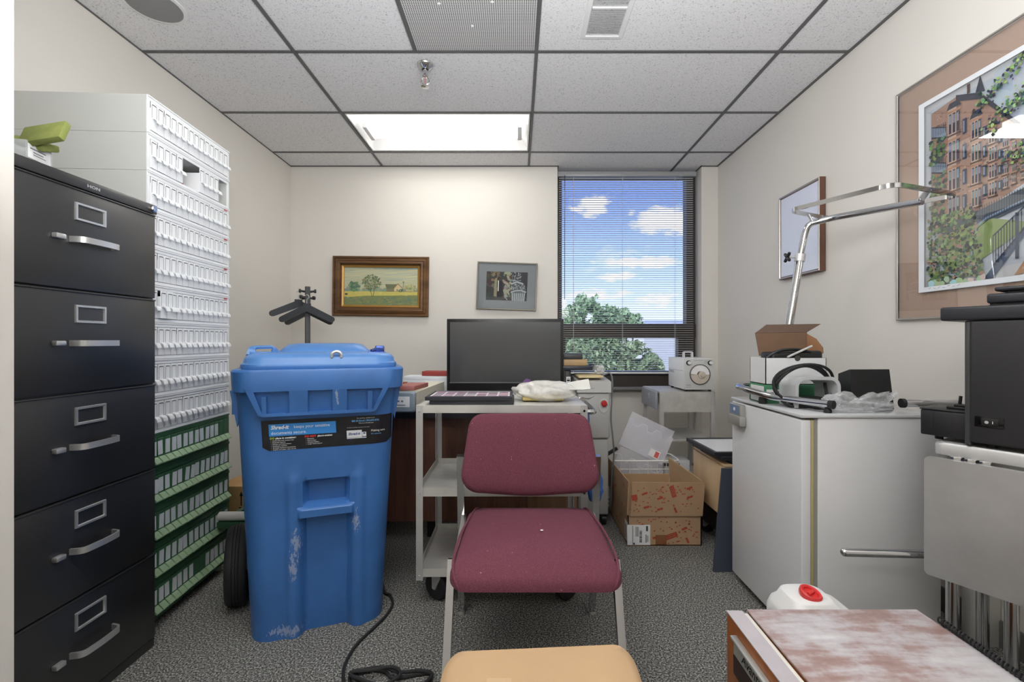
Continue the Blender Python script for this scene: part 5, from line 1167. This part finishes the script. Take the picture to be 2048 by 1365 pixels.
b = MB(); b.rings(AW, AH, [(0, 0), (0, .016), (.002, .018), (.007, .018), (.009, .014)]); b.build('frame', mat('silver_frame', (196, 190, 184), .3, .8), ap_, ang=20)
b = MB(); b.box((-AW / 2 + .006, -AH / 2 + .006, .001), (AW / 2 - .006, AH / 2 - .006, .0035)); b.build('mat_board', mat('tan_mat', (200, 172, 154), .8, var=.02, vscale=20), ap_)
IW, IH = .565, .77
random.seed(23); pt = Paint(IW, IH)
pt.rect(0, 0, 1, 1, (222, 226, 230)); pt.poly([(.06, .05), (1, .10), (1, .94), (.06, .95)], (206, 216, 228))
for k in range(26): pt.blob(random.uniform(.3, 1), random.uniform(.7, .95), .06, random.choice([(190, 206, 226), (224, 228, 234), (204, 216, 230)]), 6)
BR, BD, BL_ = (182, 148, 132), (132, 110, 108), (214, 186, 166)
pt.poly([(.07, .30), (.07, .93), (.26, .95), (.42, .90), (.74, .58), (.74, .44), (.40, .34)], BR)
for k in range(420):                                # brick courses
    x = random.uniform(.10, .63); top = .93 - max(0, x - .34) * .88; bot = .31 + (x - .1) * .2; y = random.uniform(bot, max(bot + .01, top - .02))
    pt.rect(x, y, x + random.uniform(.008, .02), y + .006, random.choice([BD, BL_, (140, 106, 98), (184, 142, 122), (200, 168, 150)]), 8)
def bay(x, w, y0, y1):
    pt.rect(x, y0, x + w, y1, BL_); pt.rect(x + w * .7, y0, x + w, y1, BD)
    nrow = 4
    for r in range(nrow):
        yb_ = y0 + (y1 - y0) * (r + .12) / nrow; yt_ = y0 + (y1 - y0) * (r + .82) / nrow
        for c in (.08, .40, .72): pt.rect(x + w * c, yb_, x + w * (c + .22), yt_, (56, 66, 84), 10); pt.rect(x + w * (c + .03), yb_ + (yt_ - yb_) * .5, x + w * (c + .18), yt_ - .006, (150, 168, 188), 14)
        pt.rect(x - .008, yt_ + .004, x + w + .008, yt_ + .016, (196, 150, 124)); pt.rect(x - .006, yb_ - .014, x + w + .006, yb_ - .006, (92, 66, 60))
    pt.poly([(x - .01, y1), (x + w + .01, y1), (x + w * .86, y1 + .03), (x + w * .14, y1 + .03)], (70, 74, 86))
bay(.20, .085, .34, .90); bay(.36, .065, .37, .80); bay(.47, .05, .40, .72); bay(.55, .035, .42, .66); bay(.605, .025, .43, .62); bay(.655, .02, .44, .58); bay(.70, .016, .445, .56)
for (x, y0, y1) in ((.305, .36, .85), (.435, .40, .76), (.527, .41, .69)):
    for r in range(4): yb_ = y0 + (y1 - y0) * (r + .15) / 4; pt.rect(x, yb_, x + .028, yb_ + (y1 - y0) * .15, (62, 72, 90), 8); pt.rect(x + .004, yb_ + .01, x + .013, yb_ + (y1 - y0) * .13, (160, 176, 194))
pt.poly([(.26, .955), (.42, .905), (.75, .585), (.75, .565), (.42, .875), (.26, .925)], (66, 70, 84)); pt.poly([(.39, .915), (.42, .985), (.45, .90)], (60, 64, 80)); pt.rect(.335, .93, .355, .975, (96, 76, 72))
for z in (.80, .62): # balconies with stairs
    pt.poly([(.08, z), (.19, z - .03), (.19, z + .02), (.08, z + .055)], (150, 166, 188))
    for k in range(9): pt.line([(.085 + k * .0125, z - .003), (.085 + k * .0125, z + .05)], .0022, (60, 64, 80))
    pt.line([(.08, z), (.19, z - .03)], .006, (52, 56, 72)); pt.line([(.08, z + .055), (.19, z + .02)], .004, (52, 56, 72)); pt.poly([(.09, z - .01), (.20, z - .045), (.20, z - .065), (.12, z - .06)], (168, 120, 100))
GR = [(96, 128, 84), (58, 78, 70), (138, 166, 104), (44, 58, 66), (118, 148, 96), (74, 100, 84)]
for k in range(110): pt.blob(random.uniform(.07, .19), random.choice([random.uniform(.36, .60), random.uniform(.66, .78)]), .016, random.choice(GR), 14)
# lawn, walls and fence
pt.poly([(.10, .33), (.45, .36), (.80, .42), (1, .46), (1, .38), (.55, .30), (.2, .26)], (92, 104, 116)); pt.poly([(.18, .28), (.50, .30), (.72, .24), (.42, .12), (.2, .1)], (150, 172, 108))
pt.poly([(.62, .03), (1, .05), (1, .36), (.92, .36)], (196, 152, 122)); pt.poly([(.72, .05), (1, .06), (1, .28), (.95, .34)], (206, 172, 146))
for k in range(26): x = .66 + .29 * k / 26; y = .05 + .29 * k / 26; pt.poly([(x, y), (x + .03, y + .004), (x + .035, y + .014), (x + .006, y + .012)], (206, 192, 160), 10)
pt.poly([(.44, .03), (.50, .03), (.86, .37), (.84, .38)], (96, 112, 136))
for k in range(22): x = .50 + .35 * k / 22; y = .07 + .29 * k / 22; pt.line([(x, y), (x, y + .15 - .09 * k / 22)], .003, (58, 66, 84))
pt.line([(.50, .22), (.86, .42)], .005, (64, 74, 96)); pt.line([(.50, .085), (.86, .375)], .006, (64, 74, 96)); pt.rect(.625, .10, .645, .30, (74, 86, 108))
pt.line([(.36, .05), (.37, .22), (.40, .285), (.46, .31), (1, .40)], .006, (150, 176, 204)); pt.line([(.37, .05), (.38, .22), (.41, .275), (.47, .30), (1, .385)], .003, (52, 60, 78))
for k in range(40): x = .42 + k * .0145; pt.line([(x, .30 + (x - .42) * .13), (x, .37 + (x - .42) * .13)], .002, (56, 62, 78))
for k in range(800):
    x, y = random.uniform(.06, .44), random.uniform(.05, .38)
    if x + y * .3 < .49: pt.blob(x, y, random.uniform(.007, .017), random.choice(GR + [(150, 178, 110), (170, 190, 130), (190, 150, 130)]), 14, 6)
for k in range(60): pt.blob(random.uniform(.08, .40), random.uniform(.06, .3), .006, (38, 46, 60), 8, 5)
for k in range(900):                                # overhanging branches top right, mid right
    t_ = random.random(); br = random.choice([((.46, .70), (1, .97)), ((.55, .76), (1, .84)), ((.42, .84), (.75, .97)), ((.66, .50), (1, .66)), ((.60, .55), (1, .60)), ((.72, .44), (1, .52))])
    x = br[0][0] + (br[1][0] - br[0][0]) * t_ + random.uniform(-.04, .04); y = br[0][1] + (br[1][1] - br[0][1]) * t_ + random.uniform(-.035, .035)
    pt.blob(x, y, random.uniform(.005, .013), random.choice(GR + [(160, 188, 120), (52, 62, 80)]), 14, 6)
for k in range(14): pt.blob(random.uniform(.05, .5), random.uniform(.02, .06), .025, random.choice([(170, 196, 214), (206, 190, 176), (160, 186, 150)]), 8)
pt.rect(0, 0, 1, .025, (222, 226, 230)); pt.rect(0, 0, .045, 1, (222, 226, 230)); pt.rect(0, .975, 1, 1, (222, 226, 230))
for k in range(7): pt.line([(.08 + k * .035, .014 + .004 * math.sin(k * 2)), (.10 + k * .035, .016 + .004 * math.cos(k * 3))], .0015, (130, 130, 136))
pt.build('print_sheet', ap_, T(1.98 - AW / 2 + .01 - (1.873 - IW / 2), 1.643 - 1.642, .0036))
b = MB(); b.box((-AW / 2 + .008, -AH / 2 + .008, .0145), (AW / 2 - .008, AH / 2 - .008, .0155)); b.build('glass', glass('print_glass', (250, 250, 250), 2.6, 1.5, .0), ap_)
# white box on the wall near the floor
o = slab('wall_box', mat('off_white_paint', (214, 214, 210), .5), (1.60, 1.57, 0), (1.672, 1.64, .225), 'white painted box low on the right wall behind the steel table legs', 'box', .004)

# ================= steel table with drop leaf and black imaging device
st_ = thing('steel_table', 'stainless steel drop-leaf table at the right edge carrying the black device', 'table', (1.232, 1.348, 0), -59)
SLn, SDp = .42, .262
b = MB(); b.loft([[(x, y, z) for x, y in rrect(SLn - 2 * i, SDp - 2 * i, .022, 5, SLn / 2, SDp / 2)] for i, z in ((.0, .728), (0, .757), (.004, .763), (.012, .765))]); b.build('top', M_STEELM, st_, ang=40)
b = MB(); b.box((.012, .012, .708), (SLn - .012, SDp - .012, .729)); b.build('under_frame', M_STEELM, st_)
b = MB(); b.loft([[(x, y, z) for x, z in rrect(SLn + .02, .345, .012, 5, SLn / 2, .549)] for y in (-.034, -.016)]); lf = b.build('drop_leaf', mat('leaf_steel', (190, 190, 190), .40, .55, var=.08, vscale=9, rvar=.15), st_, ang=40)
for x in (.055, .085, .115):
    b = MB(); b.box((x - .012, -.020, .714), (x + .012, -.003, .731), .003); b.build('hinge', M_CHROME, st_)
for x, y in ((.035, .03), (.055, .215), (.155, .03), (.37, .03), (.37, .23)):
    b = MB(); b.cyl((x, y, .06), (x, y, .71), .0155, 16); b.build('leg', M_CHROME, st_)
    b = MB(); b.cyl((x, y, 0), (x, y, .06), .02, 14); b.build('foot', M_RUBBER, st_)
b = MB(); b.tube([(1.012, 1.405, .407), (1.262, 1.372, .416)], .0125, 14, caps=True); b.ball((1.012, 1.405, .407), .0125, 6); b.build('handle_bar', M_CHROME, st_, world=True)
im = thing('imaging_device', 'tall black imaging device standing on the stainless steel table', 'device', (1.232, 1.348, .765), -59)
dz = .002
M_CHAR = mat('charcoal_device', (44, 44, 46), .5, bump=.04, bscale=900)
M_CHAR2 = mat('soft_black_device', (34, 35, 38), .42)
b = MB(); b.box((.082, -.010, dz + .01), (.36, .17, .352), .006, 3); col = b.build('column', M_CHAR, im)
b = MB(); b.box((.070, -.006, dz), (.084, .17, .352), .005, 3); b.build('side_cover', mat('edge_grey_device', (66, 67, 69), .45), im)
b = MB(); b.box((.092, -.0115, .058), (.150, -.009, .088), .002); pnl = b.build('switch_panel', M_BLACKG, col)
b = MB(); b.box((.106, -.0145, .063), (.140, -.011, .083), .002); b.build('rocker_switch', M_BLACK, pnl)
b = MB(); b.lathe([(.0042, 0), (.0028, 0)], frame((.117, -.0148, .073), (1, 0, 0), (0, 0, 1)), 12); b.box((.128, -.0150, .070), (.1295, -.0145, .077)); b.build('print', M_WINK, pnl)
b = MB(); b.box((.02, -.016, .353), (.39, .20, .392), .006, 3); b.build('top_plate', mat('plate_blue_black', (42, 44, 50), .4), im)
b = MB(); b.box((.118, .01, .393), (.36, .17, .398)); b.box((.114, -.005, .398), (.36, .17, .424), .006, 3); b.box((.128, .0, .430), (.36, .16, .442), .005, 3); b.box((.15, .02, .42), (.34, .15, .432)); b.build('head', mat('plate_blue_black', (42, 44, 50), .4), im)
b = MB(); b.box((-.035, .018, .012), (.069, .15, .088), .004); b.box((-.004, .014, .012), (.069, .02, .086), .003); b.box((-.037, .016, .088), (.069, .152, .093), .002); ba = b.build('base_arm', M_CHAR2, im)
b = MB(); b.box((.015, .05, .093), (.066, .09, .101), .003); b.cyl((.04, .07, .10), (.043, .07, .132), .004, 10); b.box((.03, .055, .10), (.06, .085, .108), .003); b.build('joystick', M_BLACK, im)
b = MB()
for x, y in ((.0, .05), (.05, .13), (.12, .02), (.33, .02), (.33, .15)): b.cyl((x, y, 0), (x, y, .014), .01, 10)
b.build('foot', M_RUBBER, im)

# ================= wood-grain mini refrigerator in the foreground
av = thing('mini_refrigerator', 'wood-grain mini refrigerator with a dusty top and door ajar in the foreground', 'refrigerator', (.70, .78, 0))
def dusty():
    t = NT('dusty_brown_laminate'); v = t.coords((1, 1, 1)); v2 = t.coords((1, 5, 1), (0, 0, .5))
    n1 = t.noise(v, 5.5, 4, .6); n2 = t.noise(v2, 10, 4, .6); n3 = t.noise(v, 90, 4, .7)
    f = t.math('ADD', t.math('MULTIPLY', n1, .62), t.math('ADD', t.math('MULTIPLY', n2, .30), t.math('MULTIPLY', n3, .12)))
    c = t.ramp(f, [(.35, lin((142, 112, 104))), (.45, lin((164, 140, 135))), (.53, lin((188, 181, 183))), (.66, lin((210, 209, 209)))])
    t.bsdf(c, .5, 0, .35); return t.m
M_WG = wood('warm_wood_grain', (108, 58, 26), (158, 94, 46), 2.2, 'Z', .35, .1)
ax0, ax1, ay0, ay1, az = .516, .892, .50, 1.017, .46
b = MB(); b.box((ax0, ay0, .02), (ax1, ay1, az - .006), .002); b.build('cabinet', M_WG, av, world=True)
b = MB(); b.box((ax0 - .002, ay0, az - .006), (ax1 + .002, ay1 + .001, az), .002); b.build('top', dusty(), av, world=True)
hm = T(.512, 1.015, 0) @ RZ(-.8)
b = MB(); b.box((-.044, -.515, .025), (-.010, 0, az - .004), .003); b.bm.transform(hm); dd = b.build('door', M_WG, av, world=True)
b = MB(); b.box((-.0445, -.515, az - .0045), (-.0095, .0005, az - .002)); b.bm.transform(hm); b.build('door_top', mat('dusty_lilac', (186, 180, 184), .5, var=.08, vscale=14), dd, world=True)
b = MB(); b.box((-.010, -.508, .04), (.0, -.006, az - .0035), .002); b.bm.transform(hm); b.build('gasket', mat('white_gasket', (222, 218, 208), .5), dd, world=True)
b = MB(); b.box((-.0500, -.185, .392), (-.0435, -.045, .430), .002); b.box((-.058, -.185, .426), (-.0435, -.045, .4335), .003); b.bm.transform(hm); hb = b.build('handle', mat('brushed_plate', (196, 198, 192), .3, .6), dd, world=True)
b = MB(); b.box((-.062, -.192, .360), (-.0435, -.184, .436), .003); b.box((-.050, -.184, .352), (-.0437, -.045, .391)); b.bm.transform(hm); b.build('handle_trim', mat('dark_brown_trim', (52, 38, 32), .35), hb, world=True)
b = MB(); b.text('Avanti', .030, frame((-.0504, -.082, .401), (0, -1, 0), (0, 0, 1)), shear=.3, bold=.0003, xs=.9); b.bm.transform(hm); b.build('lettering', M_INK, hb, world=True)
b = MB(); b.cyl((.55, .98, 0), (.55, .98, .021), .016, 12); b.cyl((.86, .98, 0), (.86, .98, .021), .016, 12); b.cyl((.55, .54, 0), (.55, .54, .021), .016, 12); b.cyl((.86, .54, 0), (.86, .54, .021), .016, 12); b.build('foot', M_BLACK, av, world=True)
b = MB(); N = 620; pa, pb_ = Vector((.900, .97, az + .0062)), Vector((.878, .50, az + .0062))
b.tube([pa.lerp(pb_, k / N) + Vector((.0055 * math.cos(k * .62), 0, .0055 * math.sin(k * .62))) for k in range(N)], .0019, 5); o = b.build('coiled_cord', M_RUBBER); origin_to(o, (.89, .735, az)); tag(o, 'black coiled cord lying along the right edge of the dusty refrigerator top', 'cord')
# jug
jg = thing('jerry_can', 'white plastic jerry can with a red cap behind the mini refrigerator', 'jug', (.755, 1.165, 0))
M_JUG = mat('white_hdpe', (232, 232, 230), .4)
b = MB(); b.loft([[(x, y, z) for x, y in rrect(w_, d_, .03, 5, cx_, 0)] for z, w_, d_, cx_ in ((.0, .17, .13, 0), (.01, .18, .14, 0), (.362, .18, .14, 0), (.382, .165, .13, 0), (.392, .125, .115, -.010), (.410, .105, .10, -.014), (.414, .095, .09, -.014))]); b.build('body', M_JUG, jg, ang=35)
b = MB(); b.lathe([(.024, 0), (.026, .004), (.026, .012), (.023, .015), (.018, .013), (.016, .008), (.001, .008)], T(-.014, -.012, .413) @ RX(16) @ RY(10), 28); b.box((-.012, -.004, .008), (.012, .004, .0145), .001, M=T(-.014, -.012, .413) @ RX(16) @ RY(10) @ RZ(30)); b.build('cap', mat('red_cap', (214, 52, 50), .4), jg)
# ================= beyond the window
def leaf_mat(name, a, c):
    t = NT(name); oi = t.n('ShaderNodeNewGeometry'); col = t.ramp(oi.outputs['Random Per Island'], [(0, lin(a)), (1, lin(c))]); t.bsdf(col, .7, 0, .2); return t.m
M_LEAF1 = leaf_mat('leaf_green', (120, 152, 108), (178, 202, 160)); M_LEAF2 = leaf_mat('leaf_dark', (94, 122, 92), (144, 170, 130)); M_LEAF3 = leaf_mat('leaf_olive', (92, 116, 82), (156, 172, 130))
M_BARK = mat('bark', (84, 72, 60), .9)
GZ = -7.0
def tree(x, y, blobs, m, label, n=3000, leaf=.16, seed=1):
    t = thing('tree', label, 'tree', (x, y, GZ), 0, 'trees outside the window'); rnd = random.Random(seed)
    b = MB(); subs = []
    for (bx, by_, bz, r) in blobs:
        for q in range(16):
            d = Vector([rnd.gauss(0, 1) for _ in range(3)]).normalized() * r * .72; subs.append((bx + d.x, by_ + d.y, bz + d.z, r * rnd.uniform(.22, .42)))
    blobs0, blobs = blobs, subs; vol = [bl[3] ** 2 for bl in blobs]
    for k in range(n):
        bx, by_, bz, r = rnd.choices(blobs, vol)[0]
        d = Vector([rnd.gauss(0, 1) for _ in range(3)]).normalized() * r * rnd.uniform(.55, 1.0) ** .6; d.z *= .9
        c = Vector((bx, by_, bz - GZ)) + d; s = leaf * rnd.uniform(.6, 1.4)
        u = Vector([rnd.gauss(0, 1) for _ in range(3)]).normalized(); w_ = u.cross(Vector([rnd.gauss(0, 1) for _ in range(3)])).normalized()
        b.poly([c - u * s, c + w_ * s * .45, c + u * s, c - w_ * s * .45])
    b.build('foliage', m, t, recalc=False)
    blobs = blobs0; b = MB(); top = max(bl[2] for bl in blobs) - GZ
    b.tube([(0, 0, 0), (.05, 0, top * .4), (0, .05, top * .8)], [.28, .2, .06], 8)
    for bx, by_, bz, r in blobs: b.tube([(0, 0, max(.5, (bz - GZ) * .55)), (bx, by_, bz - GZ)], [.12, .03], 6)
    b.build('trunk', M_BARK, t)
def Q(px, py, Y, X0, Y0): p = P(px, py, Y); return (p.x - X0, p.y - Y0, p.z)
Y0 = 24; X0 = PX(1172, Y0)
tree(X0, Y0, [Q(1168, 614, 24, X0, Y0) + (.72,), Q(1190, 608, 24, X0, Y0) + (.55,), Q(1150, 630, 23.6, X0, Y0) + (.7,), Q(1178, 640, 24.2, X0, Y0) + (1.0,), Q(1205, 628, 23.8, X0, Y0) + (.6,), Q(1125, 648, 24, X0, Y0) + (.8,), Q(1165, 690, 24, X0, Y0) + (1.6,), Q(1130, 700, 24.5, X0, Y0) + (1.4,)], M_LEAF1, 'tall pale green tree at the left outside the window', 5200, .13, 3)
Y0 = 21; X0 = PX(1215, Y0)
tree(X0, Y0, [Q(1207, 636, 21, X0, Y0) + (.38,), Q(1225, 628, 21, X0, Y0) + (.35,), Q(1215, 655, 20.8, X0, Y0) + (.8,), Q(1195, 690, 21, X0, Y0) + (1.2,), Q(1225, 715, 21, X0, Y0) + (1.1,)], M_LEAF2, 'dark bushy tree in the middle outside the window', 4600, .12, 4)
Y0 = 30; X0 = PX(1258, Y0)
tree(X0, Y0, [Q(1250, 640, 30, X0, Y0) + (.75,), Q(1268, 648, 30, X0, Y0) + (.7,), Q(1240, 656, 30, X0, Y0) + (.8,)], M_LEAF1, 'rounded green tree in front of the white building outside', 2600, .15, 5)
Y0 = 17; X0 = PX(1250, Y0)
tree(X0, Y0, [Q(1250, 705, 17, X0, Y0) + (.75,), Q(1275, 720, 17, X0, Y0) + (.75,), Q(1290, 745, 17, X0, Y0) + (.8,), Q(1225, 735, 17, X0, Y0) + (.9,), Q(1180, 725, 17, X0, Y0) + (1.0,), Q(1140, 735, 17, X0, Y0) + (.9,), Q(1250, 770, 17, X0, Y0) + (1.2,)], M_LEAF3, 'dark olive tree seen low through the lower window pane', 6500, .11, 6)
b = MB(); b.box((-60, YW + 3, GZ - .2), (90, 160, GZ)); o = b.build('parking_ground', mat('grey_asphalt', (140, 142, 144), .9, var=.1, vscale=.5)); tag(o, 'grey asphalt ground outside far below the window', 'ground', kind='structure')
hs_ = thing('white_building', 'low white building with a red sign far outside the window', 'building', (PX(1262, 60), 62, GZ))
b = MB(); b.box((PX(1240, 60), 60, GZ), (PX(1288, 60), 66, PZ(637, 60))); b.build('walls', mat('white_render', (214, 214, 212), .8), hs_, world=True)
b = MB(); b.box((PX(1250, 60), 59.9, PZ(644.5, 60)), (PX(1270, 60), 60, PZ(638.5, 60))); b.build('red_sign', mat('sign_red', (206, 84, 80), .6), hs_, world=True)
rb = thing('grey_roofed_building', 'long grey-roofed building at the right far outside the window', 'building', (PX(1330, 75), 78, GZ))
b = MB(); b.box((PX(1270, 75), 75, GZ), (PX(1400, 75), 86, PZ(650, 75))); b.build('walls', mat('grey_render', (190, 192, 196), .8), rb, world=True)
b = MB(); zt, zb_ = PZ(638, 75), PZ(650, 75); b.loft([[(PX(1268, 75), 74.6, zb_), (PX(1268, 75), 80.5, zt), (PX(1268, 75), 86.4, zb_)], [(PX(1402, 75), 74.6, zb_), (PX(1402, 75), 80.5, zt), (PX(1402, 75), 86.4, zb_)]]); b.build('roof', mat('slate_roof', (176, 180, 186), .8), rb, world=True)
# ================= sky, sun, camera, view
sc = bpy.context.scene
w = bpy.data.worlds.new('sky'); sc.world = w; w.use_nodes = True; nt = w.node_tree; nt.nodes.clear()
class WT(NT):
    def __init__(s): s.t = nt; s.out = nt.nodes.new('ShaderNodeOutputWorld')
t = WT(); tc = t.n('ShaderNodeTexCoord'); sep = t.n('ShaderNodeSeparateXYZ'); t.l(tc.outputs['Generated'], sep.inputs[0])
sky = t.ramp(sep.outputs['Z'], [(0, lin((214, 222, 236))), (.06, lin((206, 220, 244))), (.17, lin((168, 196, 244))), (.30, lin((112, 142, 222))), (.6, lin((84, 118, 206)))])
mp = t.n('ShaderNodeMapping'); mp.inputs['Scale'].default_value = (1, 1, 2.4); t.l(tc.outputs['Generated'], mp.inputs[0])
n1 = t.noise(mp.outputs[0], 7.5, 6, .58)
def puff(px, py, rx, rz, gain):
    d = Vector(((px - CX) / FPX, 1, (CY - py) / FPX)).normalized()
    m_ = t.n('ShaderNodeMapping'); m_.inputs['Scale'].default_value = (1 / rx, 1 / .5, 1 / rz); m_.inputs['Location'].default_value = (-d.x / rx, -d.y / .5, -d.z / rz); t.l(tc.outputs['Generated'], m_.inputs[0])
    ln = t.n('ShaderNodeVectorMath'); ln.operation = 'LENGTH'; t.l(m_.outputs[0], ln.inputs[0])
    return t.math('MULTIPLY', t.math('SUBTRACT', 1, ln.outputs['Value'], True), gain)
acc = None
for a in ((1187, 412, .045, .030, 1.0), (1165, 416, .05, .012, .7), (1330, 440, .085, .036, 1.0), (1365, 448, .07, .03, .9), (1262, 428, .02, .012, .6), (1290, 525, .11, .018, .8), (1240, 522, .09, .014, .6), (1240, 555, .07, .016, .7), (1190, 590, .12, .02, .5), (1330, 600, .12, .03, .4)):
    p_ = puff(*a); acc = p_ if acc is None else t.math('MAXIMUM', acc, p_)
fz_ = t.noise(mp.outputs[0], 38, 5, .6)
cl = t.math('ADD', acc, t.math('MULTIPLY', t.math('SUBTRACT', fz_, .5), 1.5))
gate = t.math('MULTIPLY', acc, 5, True)
cl = t.ramp(t.math('MULTIPLY', cl, gate, True), [(.18, (0, 0, 0, 1)), (.62, (1, 1, 1, 1))])
far = t.ramp(n1, [(.55, (0, 0, 0, 1)), (.75, (.6, .6, .6, 1))])
cm = t.n('ShaderNodeMix'); cm.data_type = 'RGBA'; cm.blend_type = 'LIGHTEN'; cm.inputs[0].default_value = 1; t.l(cl, cm.inputs[6]); t.l(far, cm.inputs[7])
col = t.mix(cm.outputs[2], sky, lin((250, 244, 248)))
bg = t.n('ShaderNodeBackground'); t.l(col, bg.inputs[0]); bg.inputs[1].default_value = SKY; t.l(bg.outputs[0], t.out.inputs[0])
su = bpy.data.lights.new('sun', 'SUN'); su.energy = SUN; su.angle = .02; so = bpy.data.objects.new('sun', su); COL.objects.link(so); so.rotation_euler = (math.radians(48), 0, math.radians(-30))
al = bpy.data.lights.new('added_ceiling_fill', 'AREA'); al.shape = 'RECTANGLE'; al.size = 1.4; al.size_y = .7; al.energy = FILL; al.color = (.98, .99, 1)  # unseen fill light added to brighten the ceiling, not a lamp of the room
ao = bpy.data.objects.new('added_ceiling_fill', al); COL.objects.link(ao); ao.location = (0.15, .30, 1.62); ao.rotation_euler = (math.radians(180 - 30), 0, 0)
cam = bpy.data.cameras.new('camera'); cam.sensor_width = 36.0; cam.sensor_fit = 'HORIZONTAL'; cam.lens = FPX / 2048 * 36.0
cam.shift_x = -(CX - 1024) / 2048; cam.shift_y = 0.0; cam.clip_start = .02; cam.clip_end = 400
co = bpy.data.objects.new('camera', cam); COL.objects.link(co); co.location = (0, 0, CAMH); co.rotation_euler = (PI / 2, 0, 0); sc.camera = co
vs = sc.view_settings; vs.view_transform = 'Standard'; vs.look = 'None'; vs.gamma = 1.0; vs.use_curve_mapping = False; vs.exposure = EXPO
cy = sc.cycles; cy.use_denoising = True; cy.max_bounces = 10; cy.diffuse_bounces = 6; cy.glossy_bounces = 5; cy.transparent_max_bounces = 24; cy.transmission_bounces = 6; cy.caustics_reflective = False; cy.caustics_refractive = False; cy.sample_clamp_indirect = 6
